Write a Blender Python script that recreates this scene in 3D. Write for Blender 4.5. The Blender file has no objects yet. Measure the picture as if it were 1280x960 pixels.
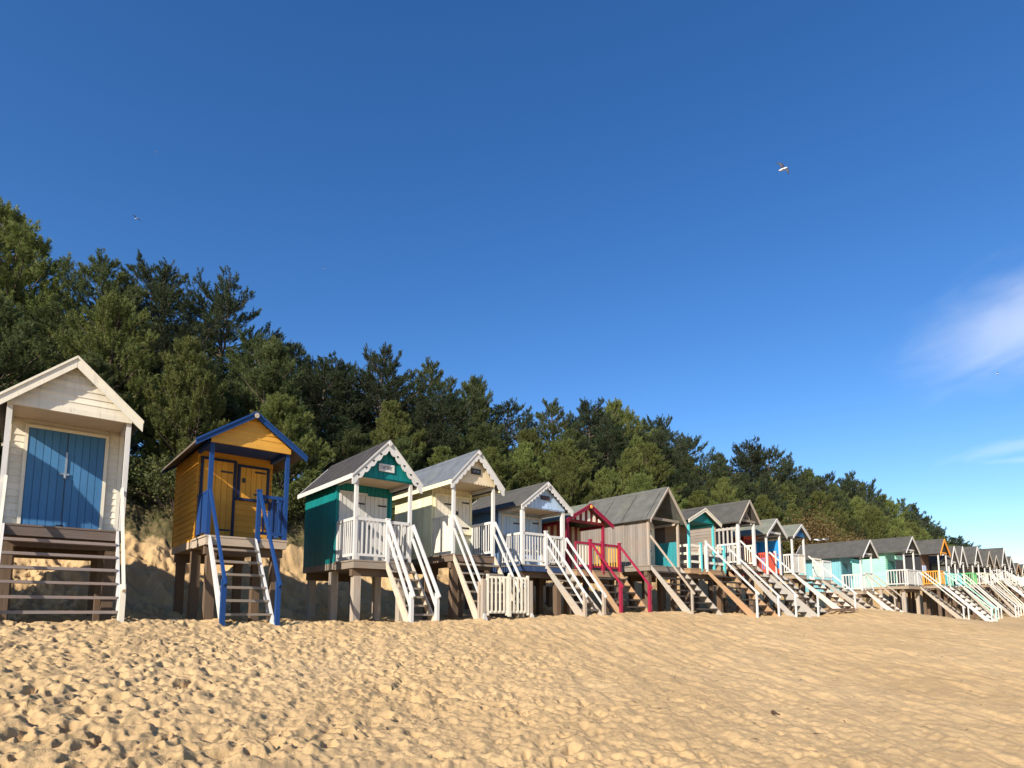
import bpy, math, random
import numpy as np
random.seed(7)
RN = np.random.RandomState(11)
scene = bpy.context.scene
COL = scene.collection

# ------------------------------------------------------------------ frame of the row of huts
ROW_A = math.radians(39.681)
DX, DY = math.cos(ROW_A), math.sin(ROW_A)      # along the row, to the right
UX, UY = -DY, DX                               # into the dune
N0 = 12.686                                    # eye to row of front posts, metres
EYE = 1.6

def world(s, b, z=0.0):
    return (s * DX + (N0 + b) * UX, s * DY + (N0 + b) * UY, z)

# ------------------------------------------------------------------ numpy noise
def _hash(ix, iy, k):
    h = (ix.astype(np.int64) * 374761393 + iy.astype(np.int64) * 668265263 + k * 974634777) & 0xFFFFFFFF
    h = ((h ^ (h >> 13)) * 1274126177) & 0xFFFFFFFF
    h = (h ^ (h >> 16)) & 0xFFFFFFFF
    h = (h * 2246822519) & 0xFFFFFFFF
    return ((h ^ (h >> 15)) & 0xFFFFFF) / float(0xFFFFFF)

def vnoise(x, y, k=0):
    ix = np.floor(x); iy = np.floor(y)
    fx = x - ix; fy = y - iy
    fx = fx * fx * (3 - 2 * fx); fy = fy * fy * (3 - 2 * fy)
    a = _hash(ix, iy, k); b = _hash(ix + 1, iy, k); c = _hash(ix, iy + 1, k); d = _hash(ix + 1, iy + 1, k)
    return (a * (1 - fx) + b * fx) * (1 - fy) + (c * (1 - fx) + d * fx) * fy - 0.5

def fbm(x, y, o=4, k=0):
    r = 0; a = 1.0
    for i in range(o):
        r = r + a * vnoise(x * 2 ** i + 13.7 * i, y * 2 ** i - 7.1 * i, k + i); a *= 0.5
    return r

def worley(x, y, k=0):
    ix = np.floor(x); iy = np.floor(y)
    best = np.full(x.shape, 9.0)
    for ox in (-1, 0, 1):
        for oy in (-1, 0, 1):
            cx = ix + ox; cy = iy + oy
            px = cx + _hash(cx, cy, k); py = cy + _hash(cx, cy, k + 5)
            d = (x - px) ** 2 + (y - py) ** 2
            best = np.minimum(best, d)
    return np.sqrt(best)

# ------------------------------------------------------------------ terrain
ZS = [-60, -1, 1, 3.7, 6.6, 9.2, 12, 14, 17.5, 19.5, 23, 25.5, 27.6, 30, 35, 42, 48, 53, 60, 67, 100]
ZV = [1.39, 1.39, 1.39, 1.33, 1.35, 1.42, 1.5, 1.53, 1.58, 1.5, 1.5, 1.55, 1.74, 1.84, 1.64, 1.34, 1.09, 1.15, 1.38, 1.55, 1.6]
BB = [0, 1.3, 2.8, 3.8, 4.8, 6.2, 7.4, 11, 16, 25, 60]
BV = [-0.08, -0.05, 0.05, 0.30, 0.90, 2.0, 3.0, 4.9, 6.5, 7.3, 8.0]

def sstep(a, b, x):
    t = np.clip((x - a) / (b - a), 0, 1)
    return t * t * (3 - 2 * t)

def terrain(s, b, detail=False):
    s = np.asarray(s, float); b = np.asarray(b, float)
    zr = np.interp(s, ZS, ZV)
    q = -b
    t = np.clip((q - 1.2) / 11.5, 0, 1)
    front = zr * (1 - t ** 0.92)
    front = front - np.clip((q - 12.7) * 0.05, 0, 1.6)
    endf = 1 - sstep(122, 165, s)
    back = zr + np.interp(b, BB, BV) * (0.25 + 0.75 * endf) * (0.8 + 0.2 * endf)
    z = np.where(b > 0, back, front - 0.08 * sstep(-1.2, 0, b))
    far = np.clip(sstep(0, 30, b), 0, 1)
    z = z + far * 1.2 * fbm(s / 9, b / 9, 3, 40) + sstep(2.2, 4, b) * 0.45 * fbm(s / 1.3, b / 1.3, 3, 50)
    z = z + 0.10 * fbm(s / 3.1, b / 2.6, 3, 60) * (1 - far)
    if detail:
        # trampled, wind-worn sand: scoops with sharp lips on the left, combed ripples to the right
        wx = s + 0.22 * fbm(s * 2.3, b * 2.3, 2, 70); wy = b + 0.22 * fbm(s * 2.3 + 9, b * 2.3, 2, 75)
        rough = 1 - sstep(0.5, 13, s - b * 0.30 + 1.5 * fbm(s / 3, b / 3, 2, 66))
        w1 = worley(wx / 0.36, wy / 0.30, 1)
        w2 = worley(wx / 0.17 + 3, wy / 0.15, 2)
        w3 = worley(wx / 0.8, wy / 0.6, 3)
        pm = sstep(0.05, 0.3, fbm(s / 0.9, b / 0.9, 2, 90) + 0.12)
        w1 = worley(wx / 0.20, wy / 0.17, 1); w2 = worley(wx / 0.085 + 3, wy / 0.075, 2)
        w4 = worley(wx / 0.25 + 1.3, wy / 0.21, 4)
        lump = 0.082 * w1 * (0.35 + 0.65 * pm) + 0.036 * w2 + 0.02 * w3 + 0.052 * w4 * (1 - 0.6 * pm)
        # combed ripples
        ca, sa = math.cos(math.radians(28)), math.sin(math.radians(28))
        rx = s * ca - b * sa; ry = s * sa + b * ca
        comb = 0.085 * vnoise(rx / 0.16 + 0.6 * fbm(rx, ry, 2, 81), ry / 0.55, 82) + 0.036 * vnoise(rx / 0.08, ry / 0.22, 83) + 0.10 * worley(rx / 0.30, ry / 0.8, 6)
        fine = 0.040 * fbm(s / 0.10, b / 0.08, 3, 84)
        # a few foot holes
        hx = s + 0.05 * fbm(s * 6, b * 6, 2, 94); hy = b + 0.05 * fbm(s * 6 + 5, b * 6, 2, 95)
        fh = worley(hx / 0.40 + 0.3, hy / 0.33, 9); fh2 = worley(hx / 0.17, hy / 0.15, 14)
        cl = sstep(-0.05, 0.22, fbm(s / 0.7 + 31, b / 0.7, 3, 96))
        hole = (-0.14 * (1 - sstep(0.12, 0.23, fh)) - 0.085 * (1 - sstep(0.14, 0.30, fh2))) * (0.18 + 0.82 * cl)
        amp = 1 - 0.0 * far
        z = z + (rough * (lump * 0.95 + hole) + 0.16 * lump * (1 - rough) + (1 - 0.75 * rough) * comb * 0.62 + fine * (0.35 + 0.65 * rough)) * amp
        bank = sstep(2.2, 3.2, b) * (1 - sstep(8, 11, b))
        z = z + bank * (0.26 * worley(wx / 0.6, wy / 0.45, 15) + 0.10 * fbm(s / 0.22, b / 0.22, 3, 88))
    return z

def ground(s, b):
    return float(terrain(np.array([s]), np.array([b]))[0])

def mesh_from(name, V, F, mats, smooth=False, matidx=None):
    me = bpy.data.meshes.new(name)
    V = np.asarray(V, np.float32); F = np.asarray(F, np.int32)
    k = F.shape[1]
    me.vertices.add(len(V)); me.vertices.foreach_set('co', V.ravel())
    me.loops.add(F.size); me.loops.foreach_set('vertex_index', F.ravel())
    me.polygons.add(len(F))
    me.polygons.foreach_set('loop_start', np.arange(0, F.size, k, dtype=np.int32))
    me.polygons.foreach_set('loop_total', np.full(len(F), k, np.int32))
    if smooth: me.polygons.foreach_set('use_smooth', np.ones(len(F), bool))
    for m in mats: me.materials.append(m)
    if matidx is not None: me.polygons.foreach_set('material_index', np.asarray(matidx, np.int32))
    me.update(calc_edges=True)
    return me

# ------------------------------------------------------------------ materials
def nmat(name):
    m = bpy.data.materials.new(name); m.use_nodes = True
    nt = m.node_tree; b = nt.nodes['Principled BSDF']
    return m, nt, b

def N(nt, typ, **kw):
    n = nt.nodes.new(typ)
    for k, v in kw.items(): setattr(n, k, v)
    return n

def mth(nt, op, a, b=None, c=None):
    n = nt.nodes.new('ShaderNodeMath'); n.operation = op
    for i, v in enumerate((a, b, c)):
        if v is None: continue
        if hasattr(v, 'links'): nt.links.new(v, n.inputs[i])
        else: n.inputs[i].default_value = v
    return n.outputs[0]

def noise(nt, vec, scale, detail=3, rough=0.55, sc=None):
    n = nt.nodes.new('ShaderNodeTexNoise'); n.inputs['Scale'].default_value = scale
    n.inputs['Detail'].default_value = detail; n.inputs['Roughness'].default_value = rough
    if sc:
        mp = nt.nodes.new('ShaderNodeMapping'); mp.inputs['Scale'].default_value = sc
        nt.links.new(vec, mp.inputs[0]); vec = mp.outputs[0]
    nt.links.new(vec, n.inputs['Vector'])
    return n.outputs['Fac']

def mixc(nt, fac, a, b, mode='MIX'):
    n = nt.nodes.new('ShaderNodeMix'); n.data_type = 'RGBA'; n.blend_type = mode
    for sock, v in ((n.inputs[0], fac), (n.inputs[6], a), (n.inputs[7], b)):
        if hasattr(v, 'links'): nt.links.new(v, sock)
        elif isinstance(v, (int, float)): sock.default_value = v
        else: sock.default_value = (*v, 1)
    return n.outputs[2]

def mapr(nt, v, a, b, c=0, d=1):
    n = nt.nodes.new('ShaderNodeMapRange')
    nt.links.new(v, n.inputs[0])
    for i, x in enumerate((a, b, c, d)): n.inputs[i + 1].default_value = x
    return n.outputs[0]

MC = {}
def paint(key, rgb, rough=0.55, wear=0.35, under=(0.23, 0.19, 0.15)):
    if key in MC: return MC[key]
    m, nt, b = nmat(key)
    tc = N(nt, 'ShaderNodeTexCoord').outputs['Object']
    geo = N(nt, 'ShaderNodeNewGeometry')
    isl = geo.outputs['Random Per Island']
    big = noise(nt, tc, 2.2, 4, 0.6)
    streak = noise(nt, tc, 1.0, 5, 0.65, (14, 14, 1.3))
    v = mth(nt, 'ADD', mth(nt, 'MULTIPLY', isl, 0.16), mth(nt, 'MULTIPLY', big, 0.30))
    v = mth(nt, 'ADD', v, 0.72)
    c = mixc(nt, 1.0, rgb, (1, 1, 1), 'MIX')
    hs = N(nt, 'ShaderNodeHueSaturation'); hs.inputs['Color'].default_value = (*rgb, 1)
    nt.links.new(v, hs.inputs['Value'])
    dirt = mapr(nt, streak, 0.56, 0.78, 0, wear)
    col = mixc(nt, dirt, hs.outputs[0], under)
    chip = mapr(nt, noise(nt, tc, 30, 3, 0.7, (1, 1, 0.35)), 0.66, 0.72, 0, wear * 1.5)
    col = mixc(nt, chip, col, under)
    nt.links.new(col, b.inputs['Base Color'])
    b.inputs['Roughness'].default_value = rough
    b.inputs['Specular IOR Level'].default_value = 0.3
    bp = N(nt, 'ShaderNodeBump'); bp.inputs['Strength'].default_value = 0.25; bp.inputs['Distance'].default_value = 0.01
    nt.links.new(noise(nt, tc, 6, 5, 0.65, (6, 6, 1)), bp.inputs['Height']); nt.links.new(bp.outputs[0], b.inputs['Normal'])
    MC[key] = m
    return m

def wood(key, rgb, ax='z', var=0.35):
    if key in MC: return MC[key]
    m, nt, b = nmat(key)
    tc = N(nt, 'ShaderNodeTexCoord').outputs['Object']
    isl = N(nt, 'ShaderNodeNewGeometry').outputs['Random Per Island']
    sc = {'z': (16, 16, 1.2), 'x': (1.2, 16, 16), 'y': (16, 1.2, 16)}[ax]
    g = noise(nt, tc, 2.0, 6, 0.7, sc)
    big = noise(nt, tc, 1.4, 3, 0.5)
    v = mth(nt, 'ADD', mth(nt, 'MULTIPLY', isl, var), mth(nt, 'MULTIPLY', g, 0.8))
    v = mth(nt, 'ADD', v, mth(nt, 'MULTIPLY', big, 0.35))
    v = mth(nt, 'ADD', v, 0.28)
    hs = N(nt, 'ShaderNodeHueSaturation'); hs.inputs['Color'].default_value = (*rgb, 1)
    nt.links.new(v, hs.inputs['Value'])
    warm = mixc(nt, mapr(nt, big, 0.45, 0.7, 0, 0.5), hs.outputs[0], (rgb[0] * 1.1, rgb[1] * 0.86, rgb[2] * 0.66))
    nt.links.new(warm, b.inputs['Base Color'])
    b.inputs['Roughness'].default_value = 0.85
    b.inputs['Specular IOR Level'].default_value = 0.2
    bp = N(nt, 'ShaderNodeBump'); bp.inputs['Strength'].default_value = 0.5; bp.inputs['Distance'].default_value = 0.012
    nt.links.new(g, bp.inputs['Height']); nt.links.new(bp.outputs[0], b.inputs['Normal'])
    MC[key] = m
    return m

def felt(key, rgb):
    if key in MC: return MC[key]
    m, nt, b = nmat(key)
    tc = N(nt, 'ShaderNodeTexCoord').outputs['Object']
    g = noise(nt, tc, 3.0, 6, 0.7); g2 = noise(nt, tc, 40, 3, 0.7)
    lich = mapr(nt, noise(nt, tc, 1.7, 5, 0.7), 0.5, 0.68, 0, 0.55)
    c = mixc(nt, mapr(nt, g, 0.3, 0.7), tuple(x * 0.72 for x in rgb), tuple(x * 1.2 for x in rgb))
    c = mixc(nt, lich, c, (rgb[0] * 1.25, rgb[1] * 1.3, rgb[2] * 1.0))
    c = mixc(nt, mapr(nt, g2, 0.55, 0.7, 0, 0.4), c, tuple(x * 0.5 for x in rgb))
    nt.links.new(c, b.inputs['Base Color']); b.inputs['Roughness'].default_value = 0.95
    b.inputs['Specular IOR Level'].default_value = 0.15
    bp = N(nt, 'ShaderNodeBump'); bp.inputs['Strength'].default_value = 0.4; bp.inputs['Distance'].default_value = 0.02
    nt.links.new(g, bp.inputs['Height']); nt.links.new(bp.outputs[0], b.inputs['Normal'])
    MC[key] = m
    return m

def sand_mat():
    m, nt, b = nmat('sand')
    tc = N(nt, 'ShaderNodeTexCoord').outputs['Object']
    att = N(nt, 'ShaderNodeAttribute', attribute_name='veg').outputs['Fac']
    n1 = noise(nt, tc, 0.35, 5, 0.6); n2 = noise(nt, tc, 3.0, 5, 0.65); n3 = noise(nt, tc, 160, 2, 0.6)
    c = mixc(nt, mapr(nt, n1, 0.35, 0.65), (0.49, 0.335, 0.163), (0.58, 0.408, 0.211))
    c = mixc(nt, mapr(nt, n2, 0.45, 0.75, 0, 0.35), c, (0.47, 0.31, 0.155))
    c = mixc(nt, mapr(nt, n3, 0.3, 0.7, 0, 0.35), c, (0.40, 0.27, 0.14))
    litter = mixc(nt, mapr(nt, noise(nt, tc, 5, 5, 0.7), 0.35, 0.65), (0.05, 0.055, 0.02), (0.16, 0.12, 0.06))
    vg = mapr(nt, mth(nt, 'ADD', att, mth(nt, 'MULTIPLY', mth(nt, 'SUBTRACT', n2, 0.5), 0.9)), 0.4, 0.6)
    c = mixc(nt, vg, c, litter)
    nt.links.new(c, b.inputs['Base Color']); b.inputs['Roughness'].default_value = 0.95
    b.inputs['Specular IOR Level'].default_value = 0.12
    bp = N(nt, 'ShaderNodeBump'); bp.inputs['Strength'].default_value = 0.9; bp.inputs['Distance'].default_value = 0.016
    h = mth(nt, 'ADD', mth(nt, 'MULTIPLY', noise(nt, tc, 14, 6, 0.75), 1.6), mth(nt, 'MULTIPLY', n3, 0.25))
    nt.links.new(h, bp.inputs['Height']); nt.links.new(bp.outputs[0], b.inputs['Normal'])
    return m

def foliage(key, a, b_, tr=0.25):
    if key in MC: return MC[key]
    m, nt, b = nmat(key)
    tc = N(nt, 'ShaderNodeTexCoord').outputs['Object']
    geo = N(nt, 'ShaderNodeNewGeometry').outputs['Random Per Island']
    rnd = N(nt, 'ShaderNodeObjectInfo').outputs['Random']
    n1 = noise(nt, tc, 1.3, 3, 0.6)
    f = mth(nt, 'ADD', mth(nt, 'MULTIPLY', geo, 0.45), mapr(nt, n1, 0.35, 0.65, 0, 0.55))
    c = mixc(nt, f, a, b_)
    hs = N(nt, 'ShaderNodeHueSaturation'); nt.links.new(c, hs.inputs['Color'])
    nt.links.new(mapr(nt, rnd, 0, 1, 0.72, 1.25), hs.inputs['Value']); nt.links.new(mapr(nt, rnd, 0, 1, 0.485, 0.51), hs.inputs['Hue'])
    nt.links.new(hs.outputs[0], b.inputs['Base Color'])
    b.inputs['Roughness'].default_value = 0.6; b.inputs['Specular IOR Level'].default_value = 0.3
    tl = N(nt, 'ShaderNodeBsdfTranslucent'); nt.links.new(hs.outputs[0], tl.inputs['Color'])
    mx = N(nt, 'ShaderNodeMixShader'); mx.inputs[0].default_value = tr
    nt.links.new(b.outputs[0], mx.inputs[1]); nt.links.new(tl.outputs[0], mx.inputs[2])
    nt.links.new(mx.outputs[0], nt.nodes['Material Output'].inputs['Surface'])
    MC[key] = m
    return m

def plain(key, rgb, rough=0.5, metal=0.0):
    if key in MC: return MC[key]
    m, nt, b = nmat(key)
    tc = N(nt, 'ShaderNodeTexCoord').outputs['Object']
    c = mixc(nt, mapr(nt, noise(nt, tc, 9, 4, 0.6), 0.3, 0.7), tuple(x * 0.75 for x in rgb), tuple(min(1, x * 1.15) for x in rgb))
    nt.links.new(c, b.inputs['Base Color']); b.inputs['Roughness'].default_value = rough; b.inputs['Metallic'].default_value = metal
    MC[key] = m
    return m

WHITE = paint('white paint', (0.61, 0.595, 0.555), wear=0.42, under=(0.34, 0.29, 0.22))
CREAM = paint('cream paint', (0.76, 0.70, 0.56))
CREAMY = paint('pale yellow paint', (0.84, 0.78, 0.50), wear=0.15)
TAN = paint('tan ceiling paint', (0.62, 0.50, 0.34), wear=0.15)
DOORBLUE = paint('door blue paint', (0.055, 0.18, 0.36), wear=0.12, under=(0.10, 0.22, 0.36))
NAVY = paint('royal blue paint', (0.009, 0.048, 0.175), wear=0.10, under=(0.08, 0.12, 0.25))
DNAVY = paint('dark navy paint', (0.008, 0.018, 0.06), wear=0.08)
ORANGE = paint('ochre orange paint', (0.64, 0.30, 0.034), wear=0.2, under=(0.30, 0.16, 0.05))
TEAL = paint('teal paint', (0.004, 0.185, 0.185), wear=0.08, under=(0.05, 0.2, 0.18))
TURQ = paint('turquoise paint', (0.10, 0.50, 0.52), wear=0.15, under=(0.2, 0.35, 0.35))
TURQW = paint('pale turquoise wall paint', (0.20, 0.45, 0.50), wear=0.1, under=(0.12, 0.36, 0.4))
MINT = paint('mint green paint', (0.34, 0.70, 0.52), wear=0.12, under=(0.3, 0.5, 0.4))
SLATE = paint('slate blue paint', (0.10, 0.20, 0.36), wear=0.1, under=(0.12, 0.2, 0.3))
PALEBLUE = paint('pale blue paint', (0.42, 0.56, 0.74), wear=0.12, under=(0.4, 0.45, 0.5))
CRIMSON = paint('crimson paint', (0.30, 0.014, 0.045), wear=0.12, under=(0.3, 0.08, 0.07))
DARKRED = paint('dark red paint', (0.20, 0.02, 0.02), wear=0.12, under=(0.16, 0.05, 0.03))
YELLOW = paint('yellow slat paint', (0.78, 0.45, 0.09), wear=0.2)
CORAL = paint('coral red paint', (0.62, 0.09, 0.04), wear=0.1, under=(0.5, 0.15, 0.1))
SKYB = paint('bright blue paint', (0.03, 0.28, 0.62), wear=0.08, under=(0.1, 0.3, 0.5))
BRORANGE = paint('bright orange paint', (0.80, 0.33, 0.04), wear=0.12, under=(0.6, 0.3, 0.1))
GREEN = paint('fresh green paint', (0.12, 0.48, 0.14), wear=0.12, under=(0.2, 0.4, 0.2))
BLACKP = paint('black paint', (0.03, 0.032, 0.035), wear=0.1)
BROWNP = wood('brown boards', (0.20, 0.15, 0.11), 'x')
GREYV = wood('weathered boards', (0.36, 0.31, 0.25), 'z')
GREYX = wood('weathered treads', (0.24, 0.205, 0.165), 'x')
GREYY = wood('weathered stringer', (0.37, 0.335, 0.28), 'y')
DARKW = wood('dark piles', (0.13, 0.09, 0.06), 'z')
TANW = wood('new timber', (0.36, 0.235, 0.135), 'y')
DECKW = wood('deck timber', (0.31, 0.25, 0.18), 'x')
IRON = plain('dark iron', (0.03, 0.03, 0.032), 0.5, 0.3)
SIGNT = plain('sign lettering', (0.10, 0.09, 0.10))
FELT_G = felt('green grey felt', (0.165, 0.175, 0.145))
FELT_D = felt('dark grey felt', (0.085, 0.082, 0.076))
FELT_B = felt('blue grey felt', (0.13, 0.145, 0.165))
FELT_R = felt('brown grey felt', (0.15, 0.12, 0.10))
FELT_K = felt('charcoal felt', (0.055, 0.052, 0.055))
SAND = sand_mat()

# ------------------------------------------------------------------ mesh builder
class MB:
    def __init__(s): s.v = []; s.f = []
    def poly(s, pts, vec):
        n = len(pts); o = len(s.v)
        s.v += [tuple(p) for p in pts] + [(p[0] + vec[0], p[1] + vec[1], p[2] + vec[2]) for p in pts]
        s.f.append(tuple(range(o, o + n))[::-1]); s.f.append(tuple(range(o + n, o + 2 * n)))
        for i in range(n):
            j = (i + 1) % n
            s.f.append((o + i, o + j, o + n + j, o + n + i))
    def box(s, x0, x1, y0, y1, z0, z1):
        s.poly([(x0, y0, z0), (x1, y0, z0), (x1, y0, z1), (x0, y0, z1)], (0, y1 - y0, 0))
    def bar(s, p, q, w, h):
        # box from p to q; w across (horizontal), h in the upright direction
        p = np.array(p, float); q = np.array(q, float); d = q - p; d /= np.linalg.norm(d)
        side = np.cross(d, (0, 0, 1))
        if np.linalg.norm(side) < 1e-3: side = np.array((1.0, 0, 0))
        side /= np.linalg.norm(side); up = np.cross(side, d)
        a = side * w / 2; b = up * h / 2
        s.poly([p - a - b, p + a - b, p + a + b, p - a + b], q - p)
    def tube(s, pts, rads, n=8):
        o = len(s.v); pts = [np.array(p, float) for p in pts]
        for i, p in enumerate(pts):
            d = pts[min(i + 1, len(pts) - 1)] - pts[max(i - 1, 0)]; d /= (np.linalg.norm(d) + 1e-9)
            a = np.cross(d, (0.13, 0.29, 0.95)); a /= np.linalg.norm(a); b = np.cross(d, a)
            for k in range(n):
                t = 2 * math.pi * k / n
                s.v.append(tuple(p + rads[i] * (a * math.cos(t) + b * math.sin(t))))
        for i in range(len(pts) - 1):
            for k in range(n):
                k2 = (k + 1) % n
                s.f.append((o + i * n + k, o + i * n + k2, o + (i + 1) * n + k2, o + (i + 1) * n + k))
        s.f.append(tuple(range(o, o + n))); s.f.append(tuple(range(o + (len(pts) - 1) * n, o + len(pts) * n))[::-1])
    def build(s, name, mat, parent=None, smooth=False, label=None):
        me = bpy.data.meshes.new(name); me.from_pydata(s.v, [], s.f); me.validate(); me.update()
        import bmesh
        bm = bmesh.new(); bm.from_mesh(me); bmesh.ops.recalc_face_normals(bm, faces=bm.faces); bm.to_mesh(me); bm.free()
        if smooth:
            for p in me.polygons: p.use_smooth = True
        me.materials.append(mat)
        o = bpy.data.objects.new(name, me); COL.objects.link(o)
        if parent: o.parent = parent
        if label: o['label'] = label
        return o

def empty(name, loc, rz, label, cat, group=None):
    o = bpy.data.objects.new(name, None); COL.objects.link(o)
    o.location = loc; o.rotation_euler = (0, 0, rz); o.empty_display_size = 0.3
    o['label'] = label; o['category'] = cat
    if group: o['group'] = group
    return o

R_ = random.Random(3)
def jit(a): return R_.uniform(-a, a)

# ------------------------------------------------------------------ board walls
def hboards(mb, side, c0, c1, z0, z1, fixed, out, bw=0.125, roof=None):
    """overlapping horizontal boards; side 'x' runs along x at y=fixed, 'y' runs along y at x=fixed; out = outward sign"""
    z = z0
    while z < z1 - 0.01:
        zt = min(z + bw, z1)
        a, b = c0, c1
        t0 = 0.024 + jit(0.002); t1 = 0.010
        if roof:
            rz, m = roof
            h0 = (rz - z) / m; h1 = (rz - zt) / m
            if h0 < 0.03: break
            h1 = max(h1, 0.004)
            pts = [(-min(h0, c1), 0, z), (min(h0, c1), 0, z), (min(h1, c1), 0, zt), (-min(h1, c1), 0, zt)]
            mb.poly([(p[0], fixed + out * 0.0, p[2]) for p in pts], (0, out * (0.016 + jit(0.003)), 0))
            # lip at the bottom of the board
            mb.poly([(-min(h0, c1), fixed + out * 0.016, z), (min(h0, c1), fixed + out * 0.016, z), (min(h0, c1) - 0.02, fixed + out * 0.016, z + 0.022), (-min(h0, c1) + 0.02, fixed + out * 0.016, z + 0.022)], (0, out * 0.010, 0))
        elif side == 'x':
            mb.poly([(a, fixed, z), (a, fixed + out * t0, z), (a, fixed + out * t1, zt), (a, fixed, zt)], (b - a, 0, 0))
        else:
            mb.poly([(fixed, a, z), (fixed + out * t0, a, z), (fixed + out * t1, a, zt), (fixed, a, zt)], (0, b - a, 0))
        z += bw

def vboards(mb, side, c0, c1, z0, z1, fixed, out, bw=0.11, roof=None, sel=None):
    n = max(1, int(round((c1 - c0) / bw))); w = (c1 - c0) / n
    for i in range(n):
        if sel is not None and i % 2 != sel: continue
        a = c0 + i * w + 0.004; b = c0 + (i + 1) * w - 0.004; t = 0.018 + jit(0.004)
        if roof:
            rz, m = roof
            za = rz - m * abs(a); zb = rz - m * abs(b)
            pts = [(a, fixed, z0), (b, fixed, z0), (b, fixed, max(z0 + .005, zb))]
            if a < 0 < b: pts.append((0, fixed, rz))
            pts.append((a, fixed, max(z0 + .005, za)))
            mb.poly(pts, (0, out * t, 0))
        elif side == 'x': mb.box(a, b, min(fixed, fixed + out * t), max(fixed, fixed + out * t), z0, z1)
        else: mb.box(min(fixed, fixed + out * t), max(fixed, fixed + out * t), a, b, z0, z1)

def railing(root, p0, p1, zd, mat, style='baluster', h=0.92, name='railing', rmat=None, gap=0.1, z0=0.08, posts=True):
    """fence panel between two deck points"""
    mb = MB(); x0, y0 = p0; x1, y1 = p1; L = math.hypot(x1 - x0, y1 - y0)
    P = lambda t, z: (x0 + (x1 - x0) * t, y0 + (y1 - y0) * t, z)
    par = None
    if style in ('baluster', 'slat'):
        r = MB()
        r.bar(P(0, zd + h), P(1, zd + h), 0.05, 0.07); r.bar(P(0, zd + z0 + 0.04), P(1, zd + z0 + 0.04), 0.04, 0.06)
        for t in (0.0, 1.0): r.bar(P(t, zd + 0.02), P(t, zd + h + 0.03), 0.045, 0.045)
        par = r.build(name, rmat or mat, root)
        n = max(2, int(L / gap)); w = 0.019 if style == 'baluster' else 0.024
        for i in range(n):
            t = (i + 0.5) / n; a = P(t, 0)
            wx = w / L * (x1 - x0); wy = w / L * (y1 - y0)
            nx, ny = -(y1 - y0) / L * 0.014, (x1 - x0) / L * 0.014
            j = jit(0.012)
            mb.poly([(a[0] - wx, a[1] - wy, zd + z0 + 0.02), (a[0] + wx, a[1] + wy, zd + z0 + 0.02), (a[0] + wx + j * (x1 - x0) / L, a[1] + wy + j * (y1 - y0) / L, zd + h), (a[0] - wx + j * (x1 - x0) / L, a[1] - wy + j * (y1 - y0) / L, zd + h)], (nx, ny, 0))
        mb.build('baluster_row', mat, par)
    elif style == 'bars':
        for z in (0.25, 0.55, h): mb.bar(P(0, zd + z), P(1, zd + z), 0.035, 0.09)
        for t in (0.01, 0.99): mb.bar(P(t, zd + 0.02), P(t, zd + h + 0.03), 0.045, 0.05)
        par = mb.build(name, mat, root)
    elif style == 'panel':
        n = max(2, int(L / 0.12))
        for i in range(n):
            a = P((i + 0.03) / n, 0); b = P((i + 0.97) / n, 0)
            nx, ny = -(y1 - y0) / L * 0.02, (x1 - x0) / L * 0.02
            mb.poly([(a[0], a[1], zd + z0), (b[0], b[1], zd + z0), (b[0], b[1], zd + h), (a[0], a[1], zd + h)], (nx, ny, 0))
        par = mb.build(name, mat, root)
        r = MB(); r.bar(P(0, zd + h + 0.02), P(1, zd + h + 0.02), 0.06, 0.04); r.build('rail', rmat or mat, par)
    return par

def bargeboard(root, mat, side, W2, oh, ridge, m, y, depth=0.15, scallop=0, hearts=False):
    top = 0.035
    xo = W2 + oh
    pts = [(0, ridge + top)]
    pts.append((side * xo, ridge + top - m * xo))
    def low(t):  # t from 1 (tip) to 0 (apex)
        x = xo * t
        return x, ridge + top - m * x - depth * math.sqrt(1 + m * m) * 0.92
    if scallop:
        n = scallop
        for i in range(n):
            for k in range(6):
                t = 1 - (i + k / 6.0) / n
                x, z = low(t)
                z -= 0.055 * math.sin(math.pi * (k / 6.0)) - 0.02
                pts.append((side * x, z))
        x, z = low(0); pts.append((0, z - 0.02))
    else:
        x, z = low(1); pts.append((side * x, z)); x, z = low(0); pts.append((0, z))
    mb = MB()
    mb.poly([(p[0] + side * 0.002, y, p[1]) for p in pts], (0, -0.028, 0))
    # thin capping strip along the top edge
    mb.poly([(side * 0.002, y - 0.028, ridge + top + 0.02), (side * (xo + 0.01), y - 0.028, ridge + top + 0.02 - m * (xo + 0.01)), (side * (xo + 0.01), y - 0.028, ridge + top - 0.025 - m * (xo + .01)), (side * 0.002, y - 0.028, ridge + top - 0.025)], (0, -0.02, 0))
    o = mb.build('bargeboard', mat, root)
    if hearts:
        hb = MB()
        for i in range(4):
            t = 0.84 - i * 0.2
            x = side * xo * t; z = ridge + top - m * xo * t - depth * 0.75
            q = [(0, -0.035), (0.03, 0.0), (0.03, 0.018), (0.015, 0.026), (0, 0.012), (-0.015, 0.026), (-0.03, 0.018), (-0.03, 0.0)]
            hb.poly([(x + a, y - 0.029, z + b) for a, b in q], (0, -0.002, 0))
        hb.build('heart_motif', BLACKP, o)
    return o

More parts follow.
